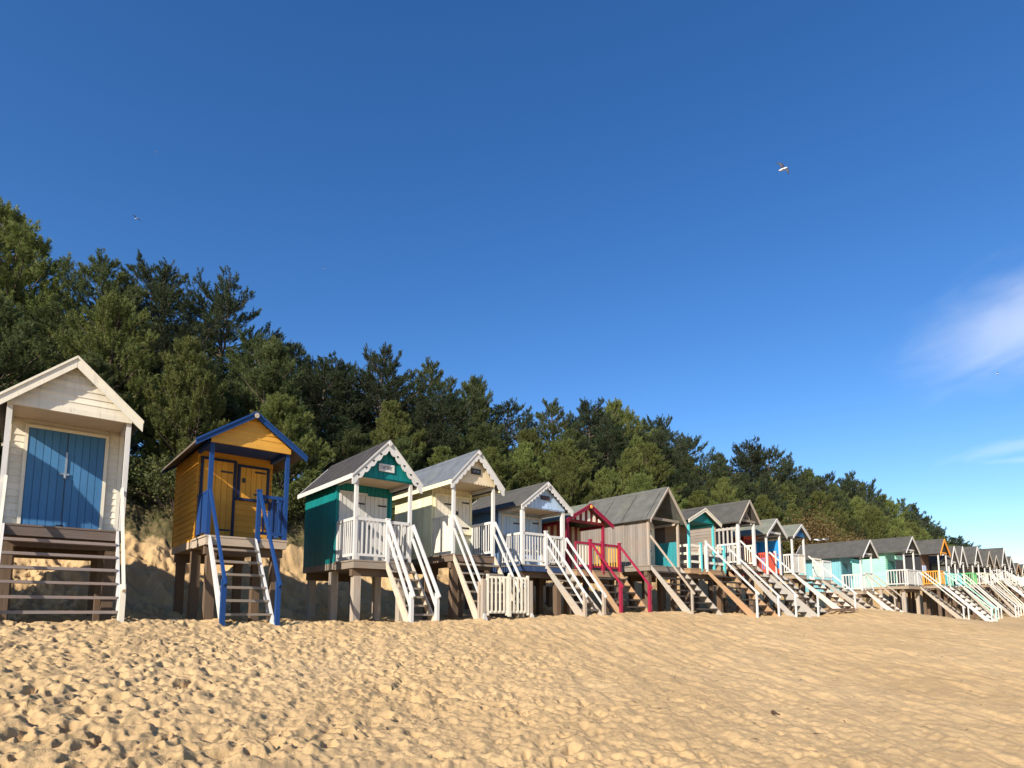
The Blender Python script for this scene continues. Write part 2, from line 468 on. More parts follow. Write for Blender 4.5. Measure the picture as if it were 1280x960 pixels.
ROOTS = []
def hut(label, s0, W, deck, eave, ridge, wallm, group='beach huts in a row on stilts along the dune', **k):
    g = ground(s0 + W / 2, -1.1)
    b0 = k.get('back', 0.0)
    root = empty('beach_hut', world(s0 + W / 2, b0, g), ROW_A + math.radians(k.get('yaw', jit(0.6))), label, 'beach hut', group)
    ROOTS.append((root, label, s0 + W / 2))
    d = deck - g; e = eave - g; r = ridge - g; W2 = W / 2
    P = k.get('porch', 1.04); D = k.get('depth', 2.05); fo = k.get('fo', 0.16)
    hr_, m = k.get('rf', (W2 + 0.2, (r - e) / W2)); oh = hr_ - W2
    e = r - m * W2 - 0.05; far_s = s0 > 15
    far = k.get('far', False)
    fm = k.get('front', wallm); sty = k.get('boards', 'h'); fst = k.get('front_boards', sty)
    # cabin
    ceil = k.get('ceiling', None)
    w = MB(); zb = d - 0.02
    fn = hboards if sty == 'h' else vboards
    fn(w, 'y', P, P + D, zb, e, -W2 + 0.03, -1); fn(w, 'y', P, P + D, zb, e, W2 - 0.03, 1)
    fn(w, 'x', -W2 + .01, W2 - .01, zb, e, P + D - 0.03, 1)
    vboards(w, 'x', -W2 + .02, W2 - .02, e - 0.002, e, P + D - 0.05, 1, roof=(r - 0.03, m))
    w.box(-W2 + 0.04, W2 - 0.04, P + 0.04, P + D - 0.04, zb, e - 0.01)
    if sty == 'h':
        for x in (-W2, W2):
            w.box(x - (0.0 if x < 0 else 0.07), x + (0.07 if x < 0 else 0.0), P + D - 0.03, P + D + 0.012, zb, e)
    w.build('wall', wallm, root)
    f = MB(); ff = hboards if fst == 'h' else vboards
    if k.get('stripes'):
        f2 = MB()
        vboards(f, 'x', -W2 + .02, W2 - .02, zb, e, P + 0.03, -1, bw=0.14, sel=0); vboards(f2, 'x', -W2 + .02, W2 - .02, zb, e, P + 0.03, -1, bw=0.14, sel=1)
        fo_ = f.build('front_wall', fm, root); f2.build('painted_stripe', k['stripes'], fo_)
    else:
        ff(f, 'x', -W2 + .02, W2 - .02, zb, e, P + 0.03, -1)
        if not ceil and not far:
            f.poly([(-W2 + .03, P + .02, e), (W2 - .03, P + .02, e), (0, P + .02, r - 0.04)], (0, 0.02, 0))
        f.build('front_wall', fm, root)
    if k.get('corner'):
        for x in (-W2, W2):
            c = MB()
            c.box(x - 0.012, x + 0.06, P - 0.012, P + 0.05, zb, e) if x < 0 else c.box(x - 0.06, x + 0.012, P - 0.012, P + 0.05, zb, e)
            c.build('corner_board', k['corner'], root)
    # doors, shutters, windows on the front wall: (kind, x0, x1, z0, z1, mat, frame, leaves)
    for (kind, x0, x1, z0, z1, dm, frm, leaves) in k.get('doors', []):
        mb = MB(); n = max(2, int((x1 - x0) / 0.11)); ww = (x1 - x0) / n
        for i in range(n):
            mb.box(x0 + i * ww + 0.004, x0 + (i + 1) * ww - 0.004, P - 0.03 - jit(0.003), P + 0.0, d + z0, d + z1)
        mb.box(x0, x1, P - 0.014, P + 0.002, d + z0 + 0.001, d + z1 - 0.001)
        do = mb.build(kind, dm, root)
        if frm:
            fr = MB(); t = 0.055
            fr.box(x0 - t, x0 - .002, P - 0.045, P, d + z0, d + z1 + t); fr.box(x1 + .002, x1 + t, P - 0.045, P, d + z0, d + z1 + t)
            fr.box(x0 - .002, x1 + .002, P - 0.043, P, d + z1 + .002, d + z1 + t)
            if z0 > 0.1: fr.box(x0 - t - .02, x1 + t + .02, P - 0.06, P, d + z0 - t, d + z0 - .002)
            fr.build('door_frame' if kind == 'door' else 'window_frame', frm, do)
        if not far:
            if leaves == 2:
                s_ = MB(); xm = (x0 + x1) / 2; s_.box(xm - 0.006, xm + 0.006, P - 0.036, P - 0.025, d + z0, d + z1 - .01); s_.build('door_gap_strip', IRON, do)
                hb = MB(); hb.box(xm - 0.016, xm + 0.016, P - 0.05, P - 0.034, d + z0 + (z1 - z0) * 0.58, d + z0 + (z1 - z0) * 0.80)
                hb.box(xm - 0.09, xm + 0.06, P - 0.055, P - 0.034, d + z0 + (z1 - z0) * 0.565, d + z0 + (z1 - z0) * 0.585)
                hb.tube([(xm, P - .06, d + z0 + (z1 - z0) * .565), (xm, P - .062, d + z0 + (z1 - z0) * .53)], [0.022, 0.024]); hb.build('latch', plain('galvanised latch', (0.35, 0.38, 0.4), 0.4, 0.6), do)
                h2 = MB(); h2.tube([(xm - .1, P - .04, d + .1), (xm - .07, P - .07, d + .13), (xm + .02, P - .07, d + .13), (xm + .04, P - .04, d + .1)], [0.012] * 4, 6); h2.build('handle', IRON, do)
            else:
                for zz in (z0 + (z1 - z0) * 0.12, z0 + (z1 - z0) * 0.86):
                    hb = MB(); hb.box(x1 - 0.26, x1 - 0.02, P - 0.042, P - 0.029, d + zz, d + zz + 0.04); hb.build('hinge', IRON, do)
                h2 = MB(); h2.box(x0 + .04, x0 + .10, P - .05, P - .029, d + z0 + (z1 - z0) * .5, d + z0 + (z1 - z0) * .5 + .1); h2.build('handle', IRON, do)
    # roof
    rm = k.get('roof', FELT_D); rb = MB(); y0 = -fo; y1 = P + D + 0.12; xo = W2 + oh
    for sd in (-1, 1):
        rb.poly([(sd * 0.001, y0, r + 0.0), (sd * xo, y0, r - m * xo), (sd * xo, y0, r - m * xo + 0.045), (sd * 0.001, y0, r + 0.045)], (0, y1 - y0, 0))
    ro = rb.build('roof', rm, root)
    rc = MB(); rc.poly([(-0.09, y0 + .004, r + 0.05 - m * 0.09), (0, y0 + .004, r + 0.052), (0.09, y0 + .004, r + 0.05 - m * 0.09), (0.09, y0 + .004, r + 0.07 - m * 0.09), (0, y0 + .004, r + 0.075), (-0.09, y0 + .004, r + 0.07 - m * 0.09)], (0, y1 - y0 - .008, 0))
    rc.build('ridge_cap', rm, ro)
    if k.get('battens'):
        bt = MB(); yy = y0 + 0.2
        while yy < y1 - 0.05:
            for sd in (-1, 1):
                bt.poly([(sd * 0.1, yy, r + 0.047 - m * 0.1), (sd * (xo - .01), yy, r + 0.047 - m * (xo - .01)), (sd * (xo - .01), yy, r + 0.07 - m * (xo - .01)), (sd * 0.1, yy, r + 0.07 - m * 0.1)], (0, 0.035, 0))
            yy += k['battens']
        bt.build('roof_batten', k.get('battenm', rm), ro)
    # white/coloured eaves fascia
    if k.get('fascia'):
        for sd in (-1, 1):
            fb = MB(); zt = r - m * xo
            x = sd * (xo + 0.003); fb.box(min(x, x + sd * 0.022), max(x, x + sd * 0.022), y0, y1, zt - 0.06, zt + 0.05); fb.build('eaves_fascia', k['fascia'], ro)
    bmat = k.get('barge', WHITE)
    for sd in (-1, 1):
        bargeboard(root, bmat, sd, W2, oh + 0.03, r, m, -fo - 0.003, k.get('bdepth', 0.13), k.get('scallop', 0), k.get('hearts', False))
        bb = MB(); bb.poly([(sd * .002, y1 + .002, r + .06), (sd * xo, y1 + .002, r + .06 - m * xo), (sd * xo, y1 + .002, r - .07 - m * xo), (sd * .002, y1 + .002, r - .07)], (0, 0.022, 0))
        bb.build('rear_bargeboard', bmat, root)
    if k.get('finial'):
        fb = MB(); a = [(0.042 * math.cos(t), 0.055 * math.sin(t)) for t in np.linspace(0, 2 * math.pi, 12, endpoint=False)]
        fb.poly([(p[0], -fo - 0.055, r - 0.045 + p[1]) for p in a], (0, -0.03, 0)); fb.build('finial', k['finial'], root)
    # gable infill at the front
    gs = k.get('gable', 'h'); gmat = k.get('gablem', wallm)
    bot = e - k.get('gdrop', 0.0)
    if gs == 'h':
        gb = MB(); hboards(gb, 'x', 0, W2, e, r, -0.02, -1, bw=0.115, roof=(r - 0.03, m)); gb.box(-W2, W2, -0.05, 0.0, e - 0.09, e); gb.build('gable', gmat, root)
    elif gs == 'v':
        gb = MB(); vboards(gb, 'x', -W2 + .02, W2 - .02, e - 0.03, e, -0.02, -1, roof=(r - 0.03, m), bw=0.13)
        gb.box(-W2, W2, -0.02, 0.02, e - 0.06, e + .01); go = gb.build('gable', gmat, root)
        if k.get('gstripe'):
            g2 = MB(); vboards(g2, 'x', -W2 + .1, W2 - .1, e + 0.02, e, -0.043, -1, roof=(r - 0.1, m), bw=0.13, sel=0); g2.build('painted_stripe', k['gstripe'], go)
    elif gs == 'plain':
        gb = MB(); pts = [(-W2 + .02, e)]
        ns = 14 if k.get('gscallop') else 0
        pts = []
        if ns:
            for i in range(ns):
                for q in range(4):
                    t = (i + q / 4.0) / ns; pts.append((-W2 + .03 + t * (W - .06), e - 0.03 - 0.04 * math.sin(math.pi * q / 4.0)))
            pts.append((W2 - .03, e - .03))
        else: pts = [(-W2 + .02, e - 0.03), (W2 - .02, e - 0.03)]
        pts.append((W2 - .03, e + .02)); pts.append((0, r - 0.03)); pts.append((-W2 + .03, e + .02))
        gb.poly([(p[0], -0.02, p[1]) for p in pts], (0, -0.02, 0)); gb.build('gable', gmat, root)
    elif gs == 'open':
        gb = MB(); gb.box(-W2, W2, -0.03, 0.03, e - 0.04, e + 0.05)
        if k.get('truss'):
            gb.bar((0, 0, e + .05), (0, 0, r - .03), 0.05, 0.05); gb.bar((-W2 * .4, -.002, e + .05), (W2 * .3, -.002, r - m * W2 * .3 - .02), 0.04, 0.04); gb.bar((W2 * .4, .003, e + .05), (-W2 * .3, .003, r - m * W2 * .3 - .02), 0.04, 0.04)
        gb.build('tie_beam', k.get('tiem', bmat), root)
    if ceil:
        cb = MB(); cb.box(-W2 + .01, W2 - .01, 0.002, P - .01, e - 0.03, e - 0.01); cb.build('porch_ceiling', ceil, root)
    pm = k.get('post', WHITE)
    for x in (-W2 + .035, W2 - .035):
        pb = MB(); pb.box(x - .03, x + .03, 0.03, P + .02, e - 0.11, e - 0.035); pb.build('porch_beam', k.get('beamm', pm), root)
    pw = k.get('postw', 0.075)
    for x in (-W2 + pw / 2, W2 - pw / 2):
        q = MB(); q.box(x - pw / 2, x + pw / 2, -0.005, -0.005 + pw, d - 0.02, e - 0.03); q.build('porch_post', pm, root)
    # sign
    if k.get('sign'):
        sx, sz, sw, sh, sm, lt = k['sign']; sb = MB()
        sb.box(sx - sw / 2, sx + sw / 2, -0.075, -0.048, e + sz, e + sz + sh); so = sb.build('sign', sm, root)
        lb = MB(); rr = random.Random(5); n = 6; cw = sw * 0.8 / n
        for i in range(n):
            x = sx - sw * 0.4 + i * cw; z = e + sz + sh * 0.28; hh = sh * 0.46; t = cw * 0.2
            lb.box(x, x + t, -0.078, -0.0755, z, z + hh)
            if i in (0, 2, 3, 5): lb.box(x + t, x + cw * .7, -0.078, -0.0755, z + hh - t, z + hh)
            if i in (1, 3, 4): lb.box(x + cw * .55, x + cw * .55 + t, -0.078, -0.0755, z, z + hh)
            if i in (1, 4): lb.box(x + t, x + cw * .55, -0.078, -0.0755, z + hh * .45, z + hh * .45 + t)
        lb.build('lettering', lt, so)
    # deck and piles
    dm = k.get('deckm', DECKW); ext = k.get('deckx', (0, 0)); dy = k.get('decky', 0.03)
    db = MB(); xx0 = -W2 - ext[0]; xx1 = W2 + ext[1]; yy = -dy
    while yy < P - 0.02:
        db.box(xx0 - .02, xx1 + .02, yy, yy + 0.118, d - 0.035 + jit(.002), d - 0.001 + jit(.002)); yy += 0.124
    de = db.build('deck', dm, root)
    db = MB()
    db.box(xx0, xx1, -dy + 0.01, -dy + 0.05, d - 0.19, d - 0.036)
    db.box(xx0, xx0 + .04, -dy + .055, P, d - 0.19, d - 0.037); db.box(xx1 - .04, xx1, -dy + .055, P, d - 0.19, d - 0.037)
    db.box(-W2 + .005, W2 - .005, P + .005, P + D - .01, d - 0.17, d - 0.021)
    db.build('deck_fascia', k.get('fasciam', dm), de)
    bm_ = MB(); bm_.box(xx0 + .03, xx1 - .03, 0.12, 0.26, d - 0.36, d - 0.192); bm_.build('deck_beam', DARKW, root)
    bm_ = MB(); bm_.box(-W2 + .03, W2 - .03, P + D - .35, P + D - .2, d - 0.36, d - 0.172); bm_.build('deck_beam', DARKW, root)
    pp = 0.085
    for x in (xx0 + 0.16, xx1 - 0.16):
        for y in (0.19, P + 0.4, P + D - 0.27):
            q = MB(); gz = ground(s0 + W / 2 + x, y) - g - 0.35
            q.box(x - pp, x + pp, y - pp, y + pp, gz, d - (0.362 if y != P + 0.4 else 0.19)); q.build('pile', k.get('pilem', DARKW), root)
    # side panels of the porch
    for (sd, z0, z1, pm2) in k.get('panels', []):
        q = MB(); vboards(q, 'y', 0.06, P - .01, d + z0, d + z1, sd * (W2 - .05), sd); q.build('side_panel', pm2, root)
    for (sd, z0, z1, pm2) in k.get('slats', []):
        q = MB(); x_ = sd * (W2 - .05)
        for i in range(5): q.box(x_ - .012, x_ + .012, 0.1 + i * .19, 0.17 + i * .19, d + z0, d + z1)
        q.box(x_ - .03, x_ - .013, .06, P - .01, d + z1 - .12, d + z1 - .02); q.build('side_panel', pm2, root)
    for rl in k.get('rails', []):
        railing(root, *rl[0:2], d, *rl[2:3], **(rl[3] if len(rl) > 3 else {}))
    for (x, y, h, pm3) in k.get('newels', []):
        q = MB(); q.box(x - .04, x + .04, y - .04, y + .04, d - 0.1, d + h); q.poly([(x - .05, y - .05, d + h), (x + .05, y - .05, d + h), (x + .05, y + .05, d + h), (x - .05, y + .05, d + h)], (0, 0, 0.03)); q.build('newel_post', pm3, root)
    st = k.get('stair')
    if st: stair(root, st, d, g, s0 + W / 2, dy)
    for (x0, x1, y, z0, z1, mm) in k.get('boards_extra', []):
        q = MB(); q.box(x0, x1, y - 0.02, y + 0.02, z0 + d, z1 + d); q.build('board', mm, root)
    return root

def stair(root, st, d, g, sc, dy):
    x0, x1 = st['x']; run = st.get('run', 1.12); n = st.get('n', 7); sm = st.get('string', GREYY); tm = st.get('tread', GREYX)
    ya = -dy - 0.003; gz = ground(sc + (x0 + x1) / 2, -run) - g
    for x in (x0 + .02, x1 - .02):
        q = MB()
        # stringer with plumb cuts
        a = (x - .02, ya, d - (0.15 if sc > 17 else 0.19)); b = (x - .02, ya, d - 0.01); c = (x - .02, ya - run - .03, gz + 0.02); e = (x - .02, ya - run + 0.05, gz - 0.25)
        q.poly([a, b, c, (x - .02, ya - run + .02, gz - .3), e], (0.04, 0, 0))
        q.build('stair_stringer', sm, root)
    for i in range(1, n):
        t = i / n; z = d - 0.02 - t * (d - gz - 0.03); y = ya - t * run
        tb = MB(); tb.box(x0 + .042, x1 - .042, y - 0.06, y + 0.16, z - 0.045 + jit(.004), z + jit(.004)); to = tb.build('tread', tm, root)
        if st.get('cleat'):
            cb = MB()
            cb.poly([(x1 - .03, y - .05, z), (x1 - .03, y + .11, z), (x1 - .03, y + .11, z - .14)], (0.032, 0, 0)); cb.build('step_bracket', st['cleat'], to)
    for (x, top, foot, hm, nm, dbl) in st.get('hand', []):
        q = MB(); ov = 0.10
        zt = d + top; zf = gz + foot
        hw = 0.058 if sc > 8 else 0.085
        q.bar((x, ya, zt), (x, ya - run - ov, zf - ov * 0.9), 0.04, hw)
        if dbl: q.bar((x, ya, zt - 0.34), (x, ya - run, zf - 0.34), 0.035, hw - .01); q.bar((x, ya + .03, zt - .36), (x, ya + .03, zt), .04, .04)
        ho = q.build('handrail', hm, root)
        q = MB(); nn = .03 if sc > 17 else .04; q.box(x - nn, x + nn, ya - run - nn, ya - run + nn, gz - 0.3, zf + 0.02); q.build('newel_post', nm, ho)

def hr(x, hm, nm=None, top=0.9, foot=0.8, dbl=False): return (x, top, foot, hm, nm or hm, dbl)

# ------------------------------------------------------------------ the huts
D_ = 'door'; S_ = 'shutter'
hut('plain white hut at the far left end, outside the frame', -3.1, 1.6, 3.05, 4.9, 5.8, WHITE, stair=dict(x=(-.78, .78)), ceiling=TAN)
hut('cream hut with big blue double doors and wide slatted steps, nearest on the left', -0.28, 1.75, 3.04, 5.0, 5.96, CREAM, rf=(1.0, 0.92), ceiling=TAN, roof=FELT_D,
    barge=CREAM, bdepth=0.15, post=WHITE, corner=CREAM, gable='h', deckm=wood('brown deck timber', (0.13, 0.105, 0.09), 'x'),
    doors=[(D_, -0.57, 0.58, 0.02, 1.88, DOORBLUE, CREAM, 2)], yaw=-0.5,
    stair=dict(x=(-.80, .80), n=7, string=WHITE, tread=wood('greyed wide treads', (0.24, 0.20, 0.18), 'x'), hand=[hr(0.80, CREAM, CREAM, 0.75, 0.65), hr(-0.80, CREAM, CREAM, 0.75, 0.65)]))
hut('orange hut with royal blue posts, blue handrails and a blue-framed shutter', 2.81, 1.56, 3.09, 4.95, 5.62, ORANGE, rf=(1.05, 0.70), ceiling=NAVY, roof=FELT_R,
    barge=NAVY, bdepth=0.10, post=NAVY, gable='h', gablem=paint('light ochre paint', (0.66, 0.345, 0.055), wear=.15), finial=GREYY, deckm=wood('pale deck timber', (0.40, 0.33, 0.25), 'x'),
    doors=[(D_, -0.66, -0.06, 0.02, 1.72, ORANGE, DNAVY, 1), (S_, 0.08, 0.64, 0.98, 1.66, ORANGE, DNAVY, 1)],
    rails=[((0.22, 0.04), (0.72, 0.04), NAVY, dict(h=0.88, gap=0.13)), ((0.72, 0.08), (0.72, 1.0), NAVY, dict(h=0.88)), ((-0.72, 0.08), (-0.72, 1.0), NAVY, dict(h=0.88, style='panel'))],
    newels=[(0.19, 0.0, 0.98, NAVY)], yaw=0.4,
    stair=dict(x=(-.73, .17), n=7, run=1.32, string=WHITE, tread=GREYX, hand=[hr(-0.75, NAVY, None, 0.9, 0.84), hr(0.19, NAVY, None, 0.95, 0.84)]))
hut('teal hut with white scalloped bargeboards, small white sign and white picket porch', 5.88, 1.48, 2.78, 4.68, 5.58, TEAL, rf=(0.88, 1.04), boards='v', ceiling=TAN, roof=FELT_K, battens=0.33, battenm=felt('batten felt', (0.09, 0.085, 0.085)),
    barge=WHITE, bdepth=0.17, scallop=6, hearts=True, fascia=WHITE, gable='v', gablem=TEAL, sign=(0.0, 0.13, 0.40, 0.18, WHITE, SIGNT), finial=WHITE,
    front=TEAL, corner=TEAL, doors=[(D_, -0.62, 0.0, 0.02, 1.70, WHITE, WHITE, 1), (D_, 0.02, 0.60, 0.02, 1.70, WHITE, None, 1)], deckm=GREYX, pilem=GREYV,
    rails=[((-0.70, 0.02), (0.08, 0.02), WHITE, dict(h=0.95)), ((0.12, 0.02), (0.70, 0.02), WHITE, dict(h=0.93, name='gate')), ((-0.70, 0.06), (-0.70, 1.0), WHITE, dict(h=0.95)), ((0.70, 0.06), (0.70, 1.0), WHITE, dict(h=0.95))],
    newels=[(0.10, 0.0, 0.98, WHITE)], yaw=0.0,
    stair=dict(x=(0.06, .76), n=7, string=wood('pale stringer timber', (0.52, 0.45, 0.35), 'y'), tread=GREYX, hand=[hr(0.10, WHITE, None, 0.95, 0.66, True), hr(0.76, WHITE, None, 0.90, 0.66, True)]))
hut('pale yellow hut with scalloped gable, black name plate and picket gate at its stair', 8.56, 1.36, 3.08, 4.97, 5.80, CREAMY, rf=(0.83, 1.08), boards='v', ceiling=TAN, roof=FELT_B,
    barge=WHITE, bdepth=0.15, scallop=7, fascia=CREAMY, gable='plain', gscallop=True, gablem=paint('buff gable paint', (0.72, 0.60, 0.40), wear=.1), sign=(0.0, 0.2, 0.30, 0.15, BLACKP, plain('sign grey', (0.3, 0.3, 0.3))), finial=WHITE,
    doors=[(D_, -0.55, -0.02, 0.02, 1.68, CREAM, CREAMY, 1), (S_, 0.06, 0.56, 0.72, 1.68, CREAM, CREAMY, 1)], deckm=wood('dark deck timber', (0.16, 0.12, 0.09), 'x'),
    rails=[((-0.64, 0.06), (-0.64, 1.0), CREAM, dict(h=0.98, style='panel')), ((0.64, 0.06), (0.64, 1.0), WHITE, dict(h=0.92))],
    stair=dict(x=(-.68, .68), n=7, string=wood('pale stringer timber', (0.52, 0.45, 0.35), 'y'), tread=GREYX, hand=[hr(-0.66, WHITE, GREYV, 0.98, 0.9, True), hr(0.66, WHITE, GREYV, 0.92, 0.9, True)]))
hut('slate blue hut with pale blue gable, white scalloped bargeboards and white railings', 10.90, 1.66, 2.93, 4.60, 5.29, SLATE, rf=(0.97, 0.76), boards='v', ceiling=TAN, roof=FELT_D,
    barge=WHITE, bdepth=0.12, scallop=9, gable='v', gablem=PALEBLUE, sign=(0.0, 0.22, 0.34, 0.12, paint('brown sign', (0.05, 0.03, 0.03)), plain('sign brown', (0.12, 0.09, 0.07))), finial=WHITE, front=PALEBLUE, corner=PALEBLUE,
    doors=[(D_, -0.72, -0.06, 0.02, 1.5, PALEBLUE, WHITE, 1), (S_, 0.06, 0.7, 0.55, 1.5, PALEBLUE, WHITE, 1)], deckm=GREYX, fasciam=paint('deep slate blue paint', (0.03, 0.06, 0.14)), postw=0.1,
    rails=[((-0.78, 0.02), (0.05, 0.02), WHITE, dict(h=0.88)), ((0.1, 0.02), (0.76, 0.02), WHITE, dict(h=0.85, name='gate')), ((-0.78, 0.06), (-0.78, 1.0), WHITE, dict(h=0.88)), ((0.78, 0.06), (0.78, 1.0), WHITE, dict(h=0.88))],
    newels=[(0.07, 0.0, 0.98, WHITE)],
    stair=dict(x=(0.08, .86), n=7, run=1.45, string=GREYY, tread=GREYX, hand=[hr(0.11, WHITE, GREYV, 0.9, 0.62, True), hr(0.86, WHITE, GREYV, 0.85, 0.62, True)]))
hut('crimson hut with red and cream striped front and yellow slatted railing', 12.92, 1.70, 2.87, 4.38, 4.92, DARKRED, rf=(1.06, 0.53), boards='v', ceiling=None, roof=FELT_G, back=0.25,
    barge=CRIMSON, bdepth=0.11, gable='v', gablem=DARKRED, gstripe=CREAM, finial=YELLOW, front=DARKRED, stripes=paint('dull cream stripe', (0.5, 0.4, 0.25)), post=CRIMSON,
    decky=0.4, deckx=(0.0, 0.35), deckm=wood('warm deck timber', (0.34, 0.22, 0.13), 'x'),
    rails=[((-0.2, -0.33), (0.32, -0.33), YELLOW, dict(h=0.82, style='slat', rmat=CRIMSON, gap=0.115)), ((0.36, -0.33), (1.12, -0.33), YELLOW, dict(h=0.82, style='slat', rmat=CRIMSON, gap=0.115, name='gate')), ((-0.8, -0.3), (-0.2, -0.33), CREAM, dict(h=0.82, style='slat', rmat=CRIMSON, gap=0.115))],
    newels=[(-0.22, -0.36, 0.92, CRIMSON), (0.34, -0.36, 0.9, CRIMSON), (1.14, -0.36, 0.9, CRIMSON)],
    stair=dict(x=(-0.2, 1.14), n=6, run=1.1, string=TANW, tread=wood('dark treads', (0.07, 0.058, 0.05), 'x'), hand=[hr(-0.2, CRIMSON, None, 0.8, 0.85), hr(1.14, CRIMSON, None, 0.8, 0.85)]))
hut('bare weathered timber hut with tall grey-green roof and teal door', 16.56, 1.79, 3.19, 4.88, 5.90, wood('silvered dark boards', (0.235, 0.205, 0.175), 'z'), rf=(1.01, 1.16), boards='v', roof=felt('mid grey felt', (0.118, 0.118, 0.108)), battens=1.05, battenm=FELT_D, fo=0.2, depth=2.3,
    barge=GREYY, bdepth=0.08, gable='open', tiem=GREYX, post=GREYV, front=CREAM, beamm=GREYV,
    doors=[(D_, -0.55, -0.1, 0.02, 1.6, TEAL, None, 1), (S_, 0.05, 0.6, 0.5, 1.5, CREAM, CREAM, 1)], panels=[(-1, 0.0, 1.55, wood('silvered dark boards', (0.2, 0.2, 0.2), 'z')), (1, 0.0, 0.92, paint('mid teal panel', (0.03, 0.25, 0.28)))], deckm=GREYX,
    stair=dict(x=(-.86, .90), n=8, run=1.55, string=GREYY, tread=wood('dark treads', (0.07, 0.058, 0.05), 'x'), cleat=WHITE, hand=[hr(-0.84, GREYV, None, 1.0, 0.75)]))
hut('low hut with teal lined gable, turquoise posts and three-bar cream rails', 18.93, 1.70, 3.19, 4.92, 5.42, BROWNP, rf=(1.06, 0.47), roof=FELT_D,
    barge=CREAM, bdepth=0.12, gable='plain', gablem=TEAL, ceiling=TEAL, post=TURQ, front=BROWNP,
    rails=[((-0.8, 0.02), (-0.15, 0.02), CREAM, dict(style='bars', h=0.85)), ((0.2, 0.02), (1.5, 0.02), CREAM, dict(style='bars', h=0.85)), ((-0.8, 0.1), (-0.8, 1.0), CREAM, dict(style='bars', h=0.85))],
    newels=[(-0.1, 0.0, 0.95, TURQ), (1.5, 0.0, 0.95, TURQ), (0.2, -0.05, 1.05, WHITE)], deckx=(0, 0.7), deckm=TANW,
    stair=dict(x=(0.22, 1.78), n=8, run=1.9, string=TANW, tread=wood('dark treads', (0.07, 0.058, 0.05), 'x'), cleat=WHITE, hand=[hr(0.22, WHITE, None, 1.0, 0.9), hr(1.78, WHITE, None, 0.9, 0.8)]))
hut('tall narrow hut with trussed open gable, white posts and white and black boarded side', 22.40, 1.32, 3.50, 5.20, 6.12, wood('greyed side boards', (0.27, 0.23, 0.19), 'y'), rf=(0.80, 1.14), roof=FELT_D, slats=[(-1, 0.0, 1.55, paint('aged white paint', (0.40, 0.375, 0.33)))],
    barge=GREYY, bdepth=0.07, gable='open', truss=True, tiem=GREYX, post=WHITE, front=BLACKP, postw=0.1,
    rails=[((-0.6, 0.1), (-0.6, 1.0), WHITE, dict(h=0.85)), ((0.6, 0.1), (0.6, 1.0), CREAM, dict(h=0.85))],
    stair=dict(x=(-.6, .66), n=9, run=2.1, string=paint('aged white paint', (0.40, 0.375, 0.33)), tread=wood('dark treads', (0.07, 0.058, 0.05), 'x'), hand=[hr(-0.6, WHITE, None, 0.95, 0.9)]))
hut('red hut with coral picket rail, bright blue panel and white gable frame', 24.63, 1.25, 3.19, 4.95, 5.56, DARKRED, rf=(0.85, 0.80), boards='v', roof=FELT_G,
    barge=WHITE, bdepth=0.1, gable='open', tiem=WHITE, gablem=DARKRED, front=CORAL, post=WHITE,
    doors=[(D_, -0.5, 0.0, 0.02, 1.6, DARKRED, None, 1), (S_, 0.08, 0.55, 0.8, 1.6, SKYB, None, 1)], panels=[(1, 0.3, 1.55, SKYB)],
    rails=[((-0.6, 0.06), (-0.6, 1.0), CORAL, dict(h=0.9, style='slat', gap=0.09)), ((-0.55, 0.02), (0.05, 0.02), CORAL, dict(h=0.9, style='slat', gap=0.075)), ((0.6, 0.1), (0.6, 1.0), CORAL, dict(h=0.9, style='slat'))], deckx=(0, 0),
    newels=[(0.08, 0, 1.0, WHITE)],
    stair=dict(x=(-.5, .66), n=9, run=1.9, string=MC['aged white paint'], tread=wood('dark treads', (0.07, 0.058, 0.05), 'x'), hand=[hr(-0.5, WHITE, None, 0.95, 0.9)]))
hut('narrow white hut with deep blue triangle in its gable and crossed porch brace', 26.96, 1.2, 3.28, 5.00, 5.54, WHITE, rf=(0.78, 0.72), boards='v', roof=FELT_G,
    barge=WHITE, bdepth=0.1, gable='plain', gablem=paint('deep blue gable paint', (0.02, 0.12, 0.30)), post=WHITE,
    doors=[(D_, -0.5, 0.5, 0.02, 1.55, BLACKP, None, 1)],
    rails=[((-0.57, 0.06), (-0.57, 1.0), WHITE, dict(h=0.9)), ((-0.55, 0.02), (-0.05, 0.02), WHITE, dict(h=0.9)), ((0.0, 0.02), (0.55, 0.02), CREAM, dict(h=0.9, style='panel'))],
    stair=dict(x=(-.5, .9), n=8, run=1.9, string=wood('pinkish stringer', (0.62, 0.52, 0.45), 'y'), tread=wood('dark treads', (0.07, 0.058, 0.05), 'x'), cleat=CREAM, hand=[hr(0.85, WHITE, None, 0.9, 0.8)]))
hut('turquoise hut with broad side wall, white picket deck and open white gable frame', 34.60, 1.54, 2.73, 4.47, 5.42, TURQW, rf=(1.08, 0.84), boards='v', roof=FELT_D, fo=0.22, depth=2.3,
    barge=WHITE, bdepth=0.09, gable='open', tiem=WHITE, post=WHITE, gdrop=0, corner=TURQW,
    doors=[(D_, -0.6, 0.1, 0.02, 1.5, paint('dark teal door', (0.03, 0.14, 0.16)), None, 1)], boards_extra=[(-0.75, 0.75, 0.5, 1.5, 1.72, TURQ)],
    rails=[((-0.74, 0.06), (-0.74, 1.0), WHITE, dict(h=0.85, gap=0.13)), ((-0.7, 0.02), (-0.35, 0.02), WHITE, dict(h=0.85)), ((-0.3, 0.02), (0.72, 0.02), WHITE, dict(h=0.95, gap=.13, name='gate'))], deckx=(0.0, 0.1), pilem=GREYV,
    stair=dict(x=(-.35, .78), n=7, run=1.3, string=wood('pinkish stringer', (0.62, 0.52, 0.45), 'y'), cleat=CREAM, hand=[hr(-0.35, GREYV, None, 0.9, 0.8), hr(0.78, GREYV, None, 0.9, 0.8)]))
